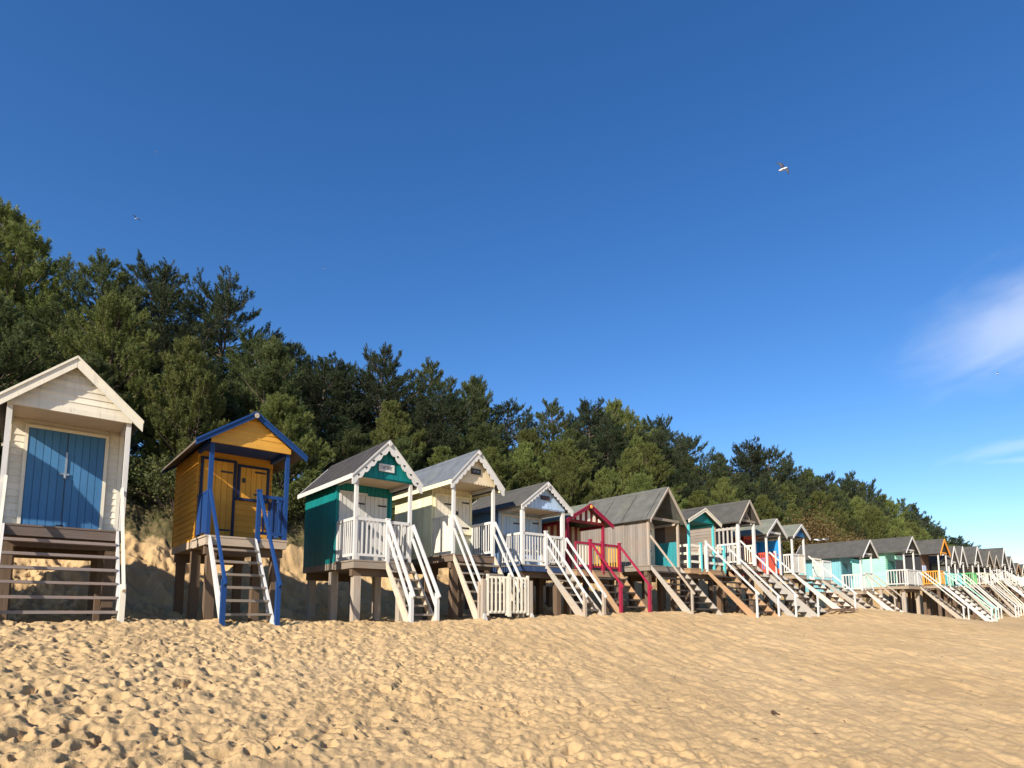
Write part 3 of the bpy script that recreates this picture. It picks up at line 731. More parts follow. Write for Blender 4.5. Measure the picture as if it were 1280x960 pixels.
hut('mint green hut with long white picket deck standing on tall pale piles', 41.22, 1.69, 3.17, 5.08, 6.13, MINT, rf=(1.12, 0.84), roof=FELT_D, depth=2.3, fo=0.22,
    barge=WHITE, bdepth=0.09, gable='open', tiem=WHITE, post=WHITE, boards_extra=[(-0.8, 0.8, 0.5, 1.62, 1.86, MINT)],
    doors=[(D_, -0.5, 0.6, 0.02, 1.6, paint('dark green door', (0.02, 0.13, 0.10)), None, 1)], pilem=GREYV,
    rails=[((-0.85, -0.1), (0.85, -0.1), WHITE, dict(h=0.95, gap=.13)), ((0.9, -0.1), (1.7, -0.1), WHITE, dict(h=0.95, style='panel')), ((-0.85, -.08), (-0.85, 1.0), WHITE, dict(h=0.95, gap=.14))], deckx=(0.05, 0.9), decky=0.15,
    stair=dict(x=(1.05, 2.0), n=10, run=2.1, string=GREYY, cleat=GREYX, hand=[hr(2.0, WHITE, None, 0.9, 0.8), hr(1.05, WHITE, None, 0.9, 0.8)]))
hut('dark hut with bright orange gable boards and orange picket rail', 47.75, 1.76, 3.38, 5.40, 6.50, BLACKP, rf=(1.05, 0.96), boards='v', roof=FELT_D, depth=2.3,
    barge=BRORANGE, bdepth=0.13, gable='open', tiem=BRORANGE, post=WHITE, far=True, front=wood('brown cabin boards', (0.15, 0.09, 0.06), 'z'),
    doors=[(S_, -0.7, 0.0, 0.9, 1.4, paint('pale window', (0.5, 0.6, 0.8)), None, 1)],
    rails=[((-0.85, 0.06), (-0.85, 1.0), BRORANGE, dict(h=0.95, style='slat', gap=0.12)), ((-0.85, 0.02), (0.1, 0.02), BRORANGE, dict(h=0.95, style='slat', gap=0.12)), ((0.2, 0.02), (0.85, 0.02), TURQ, dict(h=0.95))], deckx=(0, 0),
    stair=dict(x=(-0.2, 1.0), n=9, run=2.4, string=WHITE, hand=[hr(-0.2, WHITE, None, 0.9, 0.9), hr(1.0, MINT, None, 0.9, 0.9)]))
FAR = [
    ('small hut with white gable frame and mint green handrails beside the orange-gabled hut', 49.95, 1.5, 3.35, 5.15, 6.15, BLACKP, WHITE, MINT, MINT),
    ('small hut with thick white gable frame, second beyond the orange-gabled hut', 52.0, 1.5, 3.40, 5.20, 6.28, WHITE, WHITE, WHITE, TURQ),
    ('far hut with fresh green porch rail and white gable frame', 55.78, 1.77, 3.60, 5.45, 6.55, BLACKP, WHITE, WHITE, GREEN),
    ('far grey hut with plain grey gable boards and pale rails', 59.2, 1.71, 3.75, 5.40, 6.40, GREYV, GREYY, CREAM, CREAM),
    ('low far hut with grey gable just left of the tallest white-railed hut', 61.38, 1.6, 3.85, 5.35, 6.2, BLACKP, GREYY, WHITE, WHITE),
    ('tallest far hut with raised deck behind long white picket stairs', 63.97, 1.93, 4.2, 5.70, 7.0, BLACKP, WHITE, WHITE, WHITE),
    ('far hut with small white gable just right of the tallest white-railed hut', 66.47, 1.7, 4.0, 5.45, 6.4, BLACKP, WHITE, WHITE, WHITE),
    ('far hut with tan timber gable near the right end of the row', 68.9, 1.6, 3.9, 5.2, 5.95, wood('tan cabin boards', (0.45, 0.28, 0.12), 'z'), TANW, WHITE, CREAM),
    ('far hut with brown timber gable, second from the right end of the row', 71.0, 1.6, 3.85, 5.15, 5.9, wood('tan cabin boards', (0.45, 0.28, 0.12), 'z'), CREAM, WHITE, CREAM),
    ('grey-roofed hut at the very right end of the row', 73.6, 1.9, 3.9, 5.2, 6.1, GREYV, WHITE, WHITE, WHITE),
]
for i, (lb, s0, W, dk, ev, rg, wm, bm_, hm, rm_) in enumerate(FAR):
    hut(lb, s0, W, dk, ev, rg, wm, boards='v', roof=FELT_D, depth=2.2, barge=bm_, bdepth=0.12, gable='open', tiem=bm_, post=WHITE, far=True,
        rails=[((-W / 2, 0.02), (-0.1, 0.02), rm_, dict(h=0.92, gap=0.12)), ((-W / 2 + .05, 0.06), (-W / 2 + .05, 1.0), rm_, dict(h=0.92, gap=0.12))],
        stair=dict(x=(-0.1, W / 2), n=9, run=(2.0, 1.9, 2.1, 1.8, 2.2, 3.0, 2.2, 2.2, 2.2, 2.2)[i], string=GREYY if i != 5 else WHITE, tread=wood('dark treads', (0.07, 0.058, 0.05), 'x'), hand=[hr(-0.1, hm, None, 0.9, 0.9, i == 0), hr(W / 2, hm if i != 0 else WHITE, None, 0.9, 0.9, False)]))

# deck without a hut between the blue-gabled hut and the turquoise one
sB = 28.9; gB = ground(sB + 1, -1.5)
pr = empty('deck_platform', world(sB + 1.05, 0, gB), ROW_A, 'empty wooden deck with white picket rail and its own stair left of the turquoise hut', 'deck')
dB = 3.15 - gB; q = MB(); yy = 0.0
while yy < 1.6: q.box(-1.05, 1.05, yy, yy + .12, dB - .035, dB); yy += .126
q.build('deck', DECKW, pr); q = MB(); q.box(-1.03, 1.03, .01, .05, dB - .2, dB - .037); q.build('deck_fascia', DECKW, pr)
railing(pr, (-0.95, 0.03), (-0.1, 0.03), dB, CREAM, h=0.95); railing(pr, (0.1, 0.03), (0.98, 0.03), dB, WHITE, h=0.9)
for x in (-.9, .9):
    for y in (.2, 1.4):
        q = MB(); q.box(x - .08, x + .08, y - .08, y + .08, -.5, dB - .2); q.build('pile', DARKW, pr)
stair(pr, dict(x=(-0.15, 0.85), n=8, run=1.9, cleat=CREAM, hand=[]), dB, gB, sB + 1.05, 0.0)

# picket gate across the stair foot of the yellow hut
gs0, gw = 8.56, 1.42
gg = ground(gs0 + .7, -1.25)
gt = empty('picket_gate', world(gs0 + gw / 2 + .03, -1.33, gg), ROW_A, 'white double picket gate closing the foot of the pale yellow hut\'s stair', 'gate')
for nm, sx in (('gate_leaf', -1), ('gate_leaf', 1)):
    q = MB(); a, b = (0.02, 0.66) if sx > 0 else (-0.66, -0.02)
    for z in (0.17, 1.0): q.box(a, b, -0.02, 0.02, z, z + 0.06)
    for x in (a, b - .06): q.box(x, x + .06, -0.022, 0.022, 0.12, 1.10 if x != (a if sx > 0 else b - .06) else 1.06)
    for i in range(4):
        x = a + .11 + i * 0.125; q.box(x, x + .055, -0.036, -0.021, 0.2, 1.03)
    if sx > 0: q.bar((a + .05, .03, 0.85), (b - .06, .03, 0.22), 0.02, 0.06)
    lf = q.build(nm, CREAM, gt)
q = MB(); q.box(-0.05, 0.05, -0.062, -0.038, 0.09, 1.09); q.tube([(0, -.05, 1.08), (0, -.05, 1.11), (0, -.05, 1.15)], [.03, .045, .012], 8); q.build('centre_stile', CREAM, gt)
for x in (-.74, .74):
    q = MB(); q.box(x - .045, x + .045, -.02, .07, -.35, 0.98); q.build('gate_post', GREYV, gt)
    q = MB(); q.poly([(x - .09, -.05, -.1), (x + .12, -.05, -.1), (x - .01, -.05, .17), (x - .05, -.05, .17)], (0, -0.03, 0)); q.build('foot_brace', WHITE, gt)

# loose timber under the stairs of the tall narrow hut
q = MB(); rr = random.Random(4)
for i in range(7):
    a = (rr.uniform(-.5, .5), rr.uniform(-.3, .3), 0.06 + rr.uniform(0, .12)); t = rr.uniform(-.5, .9); L = rr.uniform(.5, 1.1)
    q.bar(a, (a[0] + L * math.cos(t), a[1] + L * math.sin(t), a[2] + rr.uniform(-.04, .16)), 0.06, 0.05)
o = q.build('driftwood_pile', DARKW); o.location = world(26.3, -1.7, ground(26.3, -1.7)); o['label'] = 'jumble of dark broken timber on the sand below the red hut'; o['category'] = 'driftwood'
# pine cone lying on the sand
q = MB(); q.tube([(-.045, 0, .03), (-.03, 0, .035), (0, 0, .035), (.03, 0, .03), (.05, .01, .02)], [.006, .028, .032, .02, .006], 8)
q.tube([(.045, 0, .015), (.08, -.01, .02), (.12, -.03, .01)], [.01, .014, .004], 6)
cs = world(7.17, -8.7)
def sb_of(x, y): return x * DX + y * DY, x * UX + y * UY - N0
cone_xy = (2.97, 7.0); cs_ = sb_of(*cone_xy)
o = q.build('pine_cone', plain('cone brown', (0.06, 0.03, 0.015), 0.8)); o.location = (*cone_xy, float(terrain(np.array([cs_[0]]), np.array([cs_[1]]), True)[0]) + .005); o.rotation_euler = (0, 0, -0.9); o.scale = (0.75, 0.75, 0.75)
o['label'] = 'small dark pine cone lying on the smooth sand at lower right'; o['category'] = 'pine cone'

# ------------------------------------------------------------------ terrain sheet
def build_terrain():
    a_f = np.radians(np.linspace(-50, 50, 1050)); a_c = np.radians(np.arange(54, 307, 4.0))
    ang = np.concatenate([a_f, a_c])
    rad = [0.3]
    while rad[-1] < 4.6: rad.append(rad[-1] * 1.05)
    while rad[-1] < 34: rad.append(rad[-1] * 1.0033)
    while rad[-1] < 5000: rad.append(rad[-1] * 1.04)
    rad = np.array(rad); nr, na = len(rad), len(ang)
    A, Rr = np.meshgrid(ang, rad)
    X = Rr * np.sin(A); Y = Rr * np.cos(A)
    S = X * DX + Y * DY; B = X * UX + Y * UY - N0
    Z = terrain(S, B, True)
    Zc = terrain(S, B, False)
    k = sstep(60, 140, Rr)
    Z = Z * (1 - k) + Zc * k
    k2 = sstep(300, 900, Rr); Z = Z * (1 - k2) + (-1.5) * k2
    veg = sstep(5.6, 6.9, B + 0.8 * fbm(S / 2, B / 2, 2, 33)) * (1 - sstep(120, 150, S))
    V = np.stack([X, Y, Z], -1).reshape(-1, 3)
    idx = np.arange(nr * na).reshape(nr, na); nx = np.roll(idx, -1, axis=1)
    F = np.stack([idx[:-1], nx[:-1], nx[1:], idx[1:]], -1).reshape(-1, 4)[:, ::-1]
    # centre cap
    c = len(V); V = np.vstack([V, [[0, 0, float(Zc[0].mean())]]])
    me = mesh_from('beach', V, F, [SAND], True)
    att = me.attributes.new('veg', 'FLOAT', 'POINT'); att.data.foreach_set('value', np.append(veg.ravel(), 0).astype(np.float32))
    o = bpy.data.objects.new('ground', me); COL.objects.link(o); o['kind'] = 'structure'
build_terrain()

# ------------------------------------------------------------------ pines
def rnd_unit(rs, n):
    v = rs.normal(size=(n, 3)); return v / np.linalg.norm(v, axis=1)[:, None]

def needles(rs, P, Vd, Ls, K, nl, nw, spread=(35, 70)):
    """needle triangles around shoots at P with direction Vd and length Ls"""
    n = len(P)
    P = np.repeat(P, K, 0); D = np.repeat(Vd, K, 0); L = np.repeat(Ls, K)
    t = rs.rand(n * K) ** 0.8
    base = P + D * (t * L)[:, None]
    per = rnd_unit(rs, n * K); per -= D * (per * D).sum(1)[:, None]; per /= np.linalg.norm(per, axis=1)[:, None] + 1e-9
    th = np.radians(rs.uniform(spread[0], spread[1], n * K)) * (1.1 - 0.6 * t)
    nd = D * np.cos(th)[:, None] + per * np.sin(th)[:, None]
    ln = nl * rs.uniform(0.7, 1.15, n * K)
    side = np.cross(nd, rnd_unit(rs, n * K)); side /= np.linalg.norm(side, axis=1)[:, None] + 1e-9
    w = nw * rs.uniform(0.7, 1.2, n * K)
    a = base - side * (w / 2)[:, None]; b = base + side * (w / 2)[:, None]; c = base + nd * ln[:, None]
    V = np.stack([a, b, c], 1).reshape(-1, 3)
    F = np.arange(len(V)).reshape(-1, 3)
    return V, F

def pine_variant(seed, H, R, base, kind, fol, barkm):
    rs = np.random.RandomState(seed); mb = MB()
    bend = rs.uniform(-.25, .25, 2)
    def ctr(z): t = z / H; return np.array([bend[0] * t * t * 1.5 + 0.06 * math.sin(5 * t + seed), bend[1] * t * t * 1.5, z])
    r0 = 0.024 * H + 0.03
    zs = np.linspace(-0.5, H * 0.98, 12)
    mb.tube([ctr(max(z, 0)) if z > 0 else np.array([0, 0, z]) for z in zs], [r0 * (1 - 0.93 * max(0, z) / H) for z in zs], 8)
    P = []; Dv = []; Ls = []
    z = base * H; gold = rs.uniform(0, 6)
    dense = {'bush': 1.0, 'mid': 0.9, 'crest': 1.05}[kind]
    while z < H * 0.985:
        t = (z - base * H) / (H * (1 - base))
        if kind == 'bush': prof = (1 - t) ** 0.62 * (0.78 + 0.22 * min(1, t * 6))
        elif kind == 'mid': prof = (1 - t ** 1.6) ** 0.8 * (0.6 + 0.4 * min(1, t * 3))
        else: prof = (0.45 + 0.75 * math.sin(math.pi * min(1, 0.12 + t * 0.86)))* (1 - 0.35 * t)
        nb = rs.randint(5, 8) if kind != 'crest' else rs.randint(4, 7)
        for q in range(nb):
            gold += 2.4 + rs.uniform(-.5, .5)
            L = R * prof * rs.uniform(0.45, 1.22) + 0.12
            if kind == 'crest' and rs.rand() < 0.16: L *= 1.18
            el = math.radians({'bush': 22 + 40 * t, 'mid': 15 + 38 * t, 'crest': 8 + 45 * t * t}[kind] + rs.uniform(-9, 9))
            o = ctr(z); az = gold
            pts = []; nseg = 5
            cur = o.copy(); e_ = el - 0.15
            for sgi in range(nseg + 1):
                pts.append(cur.copy()); e2 = e_ + 0.45 * (sgi / nseg) ** 1.5
                cur = cur + np.array([math.cos(az) * math.cos(e2), math.sin(az) * math.cos(e2), math.sin(e2)]) * L / nseg
                az += rs.uniform(-.12, .12)
            rr0 = 0.012 + 0.014 * L
            mb.tube(pts, [rr0 * (1 - 0.8 * i / nseg) for i in range(nseg + 1)], 4)
            nt_ = int(max(4, L * 19 * dense))
            u = rs.rand(nt_) ** 0.6; u = 0.25 + 0.75 * u
            pa = np.array(pts); fi = u * nseg; i0 = np.minimum(fi.astype(int), nseg - 1); fr = (fi - i0)[:, None]
            pos = pa[i0] * (1 - fr) + pa[i0 + 1] * fr
            dirv = pa[i0 + 1] - pa[i0]; dirv /= np.linalg.norm(dirv, axis=1)[:, None]
            lat = np.cross(dirv, [0, 0, 1]); lat /= np.linalg.norm(lat, axis=1)[:, None] + 1e-9
            spread = 0.24 * L * (1.15 - u * 0.85) + 0.05
            lo = rs.uniform(-1, 1, nt_) * spread
            pos = pos + lat * lo[:, None] + np.array([0, 0, 1]) * (rs.uniform(-0.06, 0.20, nt_) * (0.4 + 0.4 * L))[:, None]
            upw = {'bush': 0.95, 'mid': 0.75, 'crest': 0.55}[kind]
            dv = dirv * 0.6 + lat * (lo / (spread + .01) * 0.5)[:, None] + np.array([0, 0, upw]) + rs.normal(size=(nt_, 3)) * 0.22
            dv /= np.linalg.norm(dv, axis=1)[:, None]
            P.append(pos); Dv.append(dv); Ls.append(rs.uniform(0.16, 0.32, nt_))
        z += rs.uniform(0.16, 0.30) * (1.0 if kind != 'crest' else 1.25) * (H / 7) ** 0.5
    # leader
    k = 8; P.append(np.tile(ctr(H * .97), (k, 1)) + rs.normal(size=(k, 3)) * .06); dd = np.tile([0, 0, 1.0], (k, 1)) + rs.normal(size=(k, 3)) * .3; Dv.append(dd / np.linalg.norm(dd, axis=1)[:, None]); Ls.append(np.full(k, .4))
    P = np.vstack(P); Dv = np.vstack(Dv); Ls = np.concatenate(Ls)
    V, F = needles(rs, P, Dv, Ls, 48, 0.115, 0.020, (40, 85))
    me = mesh_from('crown', V, F, [fol])
    tm = bpy.data.meshes.new('trunk'); tm.from_pydata(mb.v, [], mb.f); tm.update(); tm.materials.append(barkm)
    for p in tm.polygons: p.use_smooth = True
    return me, tm, H

BARK = wood('pine bark', (0.125, 0.098, 0.08), 'z')
F_B = foliage('young pine needles', (0.076, 0.112, 0.027), (0.228, 0.248, 0.070))
F_M = foliage('mid pine needles', (0.046, 0.075, 0.026), (0.148, 0.170, 0.058))
F_C = foliage('dark pine needles', (0.024, 0.046, 0.023), (0.086, 0.106, 0.046))
VAR = {
    'bush': [pine_variant(21, 6.2, 2.4, 0.03, 'bush', F_B, BARK), pine_variant(22, 5.6, 2.5, 0.02, 'bush', F_B, BARK), pine_variant(23, 6.6, 2.2, 0.04, 'bush', F_M, BARK)],
    'mid': [pine_variant(31, 8.0, 2.7, 0.08, 'mid', F_M, BARK), pine_variant(32, 7.2, 2.8, 0.08, 'mid', F_B, BARK), pine_variant(33, 8.4, 2.5, 0.10, 'mid', F_C, BARK)],
    'crest': [pine_variant(41, 9.5, 2.7, 0.30, 'crest', F_C, BARK), pine_variant(42, 8.8, 2.9, 0.25, 'crest', F_C, BARK), pine_variant(43, 9.8, 2.3, 0.32, 'crest', F_M, BARK)],
}
for kk, vs in VAR.items(): print(kk, [len(v[0].polygons) for v in vs])
TREES = []
def put_tree(kind, vi, s, b, H, rot):
    cm, tm, h0 = VAR[kind][vi]
    r = bpy.data.objects.new('pine_tree', None); COL.objects.link(r); r.empty_display_size = .5
    r.location = world(s, b, ground(s, b) - 0.15); k = H / h0; kw = max(k, 0.82); r.scale = (kw * R_.uniform(.92, 1.12), kw * R_.uniform(.92, 1.12), k); r.rotation_euler = (jit(.05), jit(.05), rot)
    t = bpy.data.objects.new('trunk', tm); COL.objects.link(t); t.parent = r
    c = bpy.data.objects.new('crown', cm); COL.objects.link(c); c.parent = r
    TREES.append((r, kind, vi, s, b, H)); return r

rt = random.Random(17)
# height of the wood's skyline along the dune crest
SKY = [(-14, 13.8), (-7, 14.2), (-2.5, 14.0), (-1.3, 15.2), (-0.5, 16.4), (0.4, 15.6), (1.0, 15.2), (1.9, 15.4), (3.8, 15.8), (4.9, 15.1), (6.1, 15.7), (7.1, 15.8), (8.6, 15.4), (9.2, 14.4), (10.8, 14.6), (12.2, 14.0), (13.8, 14.8), (15.9, 15.4), (18.0, 15.4), (20.3, 15.2), (21.2, 13.6), (23.4, 14.1), (27.6, 15.4), (30.4, 15.8), (33.4, 16.8), (35.2, 15.7), (39.2, 16.4), (42.4, 15.5), (45.9, 14.9), (49.9, 16.3), (54.3, 16.5), (62.6, 16.3), (68.2, 16.1), (74.8, 17.2), (84.5, 16.3), (96.3, 15.8), (104.3, 14.6), (113.6, 13.3), (122.2, 12.6), (135, 10)]
def zlim(s, b):
    t = (N0 + 15.5) / (N0 + b); z = float(np.interp(s * t, [q[0] for q in SKY], [q[1] for q in SKY])); return 1.6 + (z - 1.6) / t
def row(kinds, b0, bj, s0, s1, step, f0, f1, hmin=3.4):
    s = s0
    while s < s1:
        b = b0 + rt.uniform(-bj, bj); f = rt.uniform(f0, f1)
        H = max(hmin, (zlim(s, b) - 1.6) * f + 1.6 - ground(s, b) - 0.1)
        kind = rt.choice(kinds)
        put_tree(kind, rt.choice([0, 1, 2]), s, b, H, rt.uniform(0, 6.28)); s += step * rt.uniform(0.82, 1.2) * (1 if s < 55 else 1.3)
row(['bush'], 8.5, 0.6, -4, 104, 2.4, 0.60, 0.86)
row(['mid', 'mid', 'bush'], 10.8, 0.9, -6, 112, 2.8, 0.76, 0.93)
row(['mid', 'crest'], 13.3, 0.5, -7, 116, 3.6, 0.84, 0.96)
for i, s in enumerate([-12, -8.5, -5, -2.6, -0.5, 1.9, 4.0, 6.7, 9.5, 12.0, 14.6, 17.4, 20.2, 23.2, 27.4, 30.4, 33.4, 36.4, 39.3, 42.6, 46, 49.9, 54.3, 58.5, 62.6, 68, 74.8, 79.5, 84.5, 90, 96.3, 101, 107, 114, 122, 131]):
    b = 15.5 + rt.uniform(-.5, .5); put_tree('crest' if i % 4 else 'mid', [0, 1, 2][i * 7 % 3], s, b, max(3.5, zlim(s, b) - ground(s, b) + 0.05), rt.uniform(0, 6.28))

def proj(s, b, z):
    x, y, _ = world(s, b); return 640 + 755 * x / y

HN = [(40, 'the blue-doored cream hut'), (200, 'the gap beside the orange hut'), (320, 'the orange hut'), (420, 'the teal hut'), (520, 'the teal hut gap'), (600, 'the pale yellow hut'), (690, 'the slate blue hut'), (745, 'the crimson hut'), (820, 'the bare timber hut'),
      (885, 'the turquoise-posted low hut'), (940, 'the narrow trussed hut'), (990, 'the red hut'), (1040, 'the empty deck'), (1090, 'the turquoise hut'), (1140, 'the mint green hut'), (1185, 'the orange-gabled hut'), (1235, 'the farthest huts')]
LOOK = {('bush', 0): 'bushy young light green pine', ('bush', 1): 'broad low light green pine', ('bush', 2): 'slimmer mid green young pine', ('mid', 0): 'full mid green pine', ('mid', 1): 'wide olive green pine', ('mid', 2): 'dark bluish full pine',
        ('crest', 0): 'tall dark open-crowned pine', ('crest', 1): 'dark wide-topped pine', ('crest', 2): 'tall narrower olive pine'}
byl = {}
for t in TREES:
    r, kind, vi, s, b, H = t
    x = proj(s, b, 0); near = min(HN, key=lambda q: abs(q[0] - x))[1]
    row = 'front row' if b < 9 else ('middle row' if b < 12.2 else ('upper row' if b < 14.4 else 'skyline row'))
    far_ = x > 1060
    if x < -60: lab = '%s past the left edge, %s' % (LOOK[(kind, vi)], row)
    else: lab = '%s over %s, %s' % (LOOK[(kind, vi)], near, row)
    byl.setdefault(lab, []).append((x, r))
    r['category'] = 'pine tree'; r['group'] = 'pines of the wood on the dune'
for lab, L in byl.items():
    L.sort(key=lambda q: q[0])
    for i, (x, r) in enumerate(L):
        if len(L) == 1: r['label'] = lab
        elif len(L) == 2: r['label'] = lab + (', left one' if i == 0 else ', right one')
        else: r['label'] = lab + ', %s from left' % ['first', 'second', 'third', 'fourth', 'fifth', 'sixth', 'seventh', 'eighth', 'ninth', 'tenth'][min(i, 9)]

# autumn-brown shrub behind the empty deck
def leaf_shrub(name, label, cat, s, b, R, H, mat, seed, n=9000, size=0.06):
    rs = np.random.RandomState(seed)
    root = empty(name, world(s, b, ground(s, b) - .1), 0, label, cat)
    tr = MB()
    cl = []
    for i in range(26):
        a = rs.uniform(0, 6.28); rr = R * math.sqrt(rs.rand()); z = H * rs.uniform(.3, .95) * (1 - 0.35 * (rr / R) ** 2)
        e = (rr * math.cos(a), rr * math.sin(a), z); cl.append(e); tr.tube([(0, 0, 0), (e[0] * .4, e[1] * .4, z * .6), e], [.04, .025, .008], 5)
    tr.build('stem', BARK, root)
    c = np.array(cl)[rs.randint(0, len(cl), n)] + rs.normal(size=(n, 3)) * [R * .2, R * .2, H * .11]
    c[:, 2] = np.maximum(c[:, 2], 0.05)
    a = rnd_unit(rs, n) * size; bb = rnd_unit(rs, n) * size * .8
    V = np.stack([c - a, c + bb, c + a, c - bb], 1).reshape(-1, 3)
    me = mesh_from('crown', V, np.arange(len(V)).reshape(-1, 4), [mat]); o = bpy.data.objects.new('crown', me); COL.objects.link(o); o.parent = root
BR = foliage('rusty leaves', (0.065, 0.045, 0.018), (0.14, 0.085, 0.03))
GL = foliage('scrub leaves', (0.05, 0.07, 0.018), (0.12, 0.13, 0.035))
leaf_shrub('shrub', 'rusty brown shrub on the bank behind the empty deck', 'shrub', 43.8, 7.0, 2.6, 4.9, BR, 1, 15000, 0.07)
leaf_shrub('shrub', 'second rusty brown bush, lower, left of the turquoise hut roof', 'shrub', 48.6, 7.0, 2.6, 4.2, BR, 2, 15000, 0.07)
UNDER = [(1.2, 7.6, 1.1, 'behind the steps of the blue-doored hut'), (3.6, 7.4, 1.3, 'left of the orange hut'), (5.6, 7.6, 1.2, 'just behind the orange hut'), (7.6, 7.3, 1.2, 'right behind the orange hut'), (9.8, 7.4, 1.4, 'between the orange and teal huts'), (12.2, 7.3, 1.2, 'behind the teal hut'),
         (14.8, 7.4, 1.3, 'between the teal and yellow huts'), (17.6, 7.4, 1.2, 'behind the yellow hut'), (20.6, 7.4, 1.2, 'behind the slate blue hut'), (24.0, 7.4, 1.2, 'behind the crimson hut')]
for i, (s_, b_, k_, w_) in enumerate(UNDER):
    if i == 0: leaf_shrub('shrub', 'low green scrub bush on the sand bank ' + w_, 'shrub', s_, b_, 1.25, 1.4, GL, 3, 9000, 0.03); src = [o for o in COL.objects if o.name.startswith('shrub')][-1]
    else:
        c = src.copy(); COL.objects.link(c); c.location = world(s_, b_, ground(s_, b_) - .1); c.scale = (k_, k_, k_ * .95); c.rotation_euler = (0, 0, i * 1.7); c['label'] = 'low green scrub bush on the sand bank ' + w_
        for ch in src.children:
            d = ch.copy(); COL.objects.link(d); d.parent = c
    (src if i == 0 else c)['group'] = 'scrub bushes along the lip of the sand bank'
# fallen pine litter scattered on the beach
def litter():
    rs = np.random.RandomState(5); V = []; F = []; n = 170
    S = rs.uniform(-3, 16, n); B = rs.uniform(-11, -1.6, n); Z = terrain(S, B, True)
    for i in range(n):
        x = S[i] * DX + (N0 + B[i]) * UX; y = S[i] * DY + (N0 + B[i]) * UY; a = rs.uniform(0, 6.28); L = rs.uniform(.015, .06); w_ = rs.uniform(.003, .007)
        dx, dy = math.cos(a) * L, math.sin(a) * L; o = len(V); z = Z[i]
        V += [(x - dx, y - dy, z - .003), (x - dy / L * w_, y + dx / L * w_, z + .010), (x + dy / L * w_, y - dx / L * w_, z + .010), (x + dx, y + dy, z + .012), (x, y, z + .018)]
        F += [(o, o + 1, o + 4), (o + 1, o + 3, o + 4), (o + 3, o + 2, o + 4), (o + 2, o, o + 4)]
    me = mesh_from('litter', V, F, [plain('litter brown', (0.07, 0.045, 0.025), 0.9)]); o = bpy.data.objects.new('beach_litter', me); COL.objects.link(o); o['kind'] = 'stuff'; o['label'] = 'scattered bits of twig and bark on the sand'; o['category'] = 'twigs'
litter()

# marram grass along the lip of the bank
def marram():
    rs = np.random.RandomState(8); VV = []; n = 1900
    S = rs.uniform(-2, 60, n); B = rs.uniform(5.2, 8.4, n)
    keep = fbm(S / 1.2, B / 1.2, 2, 19) + (B - 6.6) * 0.30 > 0.02
    S, B = S[keep], B[keep]; Z = terrain(S, B)
    X = S * DX + (N0 + B) * UX; Y = S * DY + (N0 + B) * UY
    for i in range(len(S)):
        k = 34; a = rs.uniform(0, 6.28, k); r = rs.uniform(0, .10, k); ln = rs.uniform(.25, .6, k); le = rs.uniform(.1, .75, k)
        b0 = np.stack([X[i] + r * np.cos(a), Y[i] + r * np.sin(a), np.full(k, Z[i] - .05)], 1)
        tip = b0 + np.stack([np.cos(a) * le * ln, np.sin(a) * le * ln, ln * (1 - .35 * le)], 1)
        mid = (b0 + tip) / 2 + np.array([0, 0, 1]) * (ln * .12)[:, None]
        sd = np.stack([-np.sin(a), np.cos(a), np.zeros(k)], 1) * 0.008
        VV.append(np.stack([b0 - sd, b0 + sd, mid + sd * .8, mid - sd * .8], 1).reshape(-1, 3)); VV.append(np.stack([mid - sd * .8, mid + sd * .8, tip + sd * .1, tip - sd * .1], 1).reshape(-1, 3))
    V = np.vstack(VV); me = mesh_from('marram', V, np.arange(len(V)).reshape(-1, 4), [foliage('marram blades', (0.13, 0.13, 0.05), (0.30, 0.26, 0.12), .3)])
    o = bpy.data.objects.new('marram_grass', me); COL.objects.link(o); o['kind'] = 'stuff'; o['label'] = 'tufts of dune grass along the lip of the sand bank behind the huts'; o['category'] = 'grass'
marram()

# ------------------------------------------------------------------ gulls
GW = plain('gull white', (0.80, 0.80, 0.80), 0.7); GD = plain('gull grey wing', (0.05, 0.055, 0.07), 0.7)
def gull(loc, rot, sc, label, perched=False):
    mb = MB(); 
    mb.tube([(0, -.24, 0), (0, -.2, .01), (0, -.13, .01), (0, 0, 0), (0, .14, 0), (0, .22, .03), (0, .27, .035), (0, .31, .03), (0, .35, .015)], [.045, .03, .05, .075, .065, .04, .04, .03, .004], 10)
    nb = len(mb.f)
    if not perched:
        for sd in (-1, 1):
            o = [(0.03, .1), (0.22, .16), (0.5, .05), (0.62, -.08), (0.45, -.06), (0.22, -.06), (0.03, -.1)]
            zf = lambda x: 0.16 * math.sin(min(1, x / .3) * 1.5) - 0.12 * max(0, x - .25) * 2 + .02
            n = len(o); k = len(mb.v)
            for dz in (0.008, -0.008):
                mb.v += [(sd * x, y, zf(x) + dz) for x, y in o]
            mb.f.append(tuple(range(k, k + n))); mb.f.append(tuple(range(k + n, k + 2 * n))[::-1])
            for i in range(n): j = (i + 1) % n; mb.f.append((k + i, k + j, k + n + j, k + n + i))
    else:
        for sd in (-1, 1): mb.tube([(sd * .05, .1, .02), (sd * .07, 0, .03), (sd * .05, -.18, .03), (sd * .02, -.32, .02)], [.02, .05, .035, .008], 6)
        for sd in (-1, 1): mb.tube([(sd * .03, 0, -.05), (sd * .03, 0, -.17)], [.008, .008], 5)
    o = mb.build('gull', GW, None, True); o.data.materials.append(GD)
    for i, p in enumerate(o.data.polygons):
        if i >= nb: p.material_index = 1
    o.location = loc; o.rotation_euler = rot; o.scale = (sc,) * 3; o['label'] = label; o['category'] = 'gull'
PT = math.radians(6.5)
def sky_pt(x, y, dist):
    X = (x - 640) / 752.; Z = -(y - 679.32) / 752.
    v = np.array([X, math.cos(PT) - Z * math.sin(PT), math.sin(PT) + Z * math.cos(PT)]); v /= np.linalg.norm(v)
    return tuple(v * dist + np.array([0, 0, EYE]))
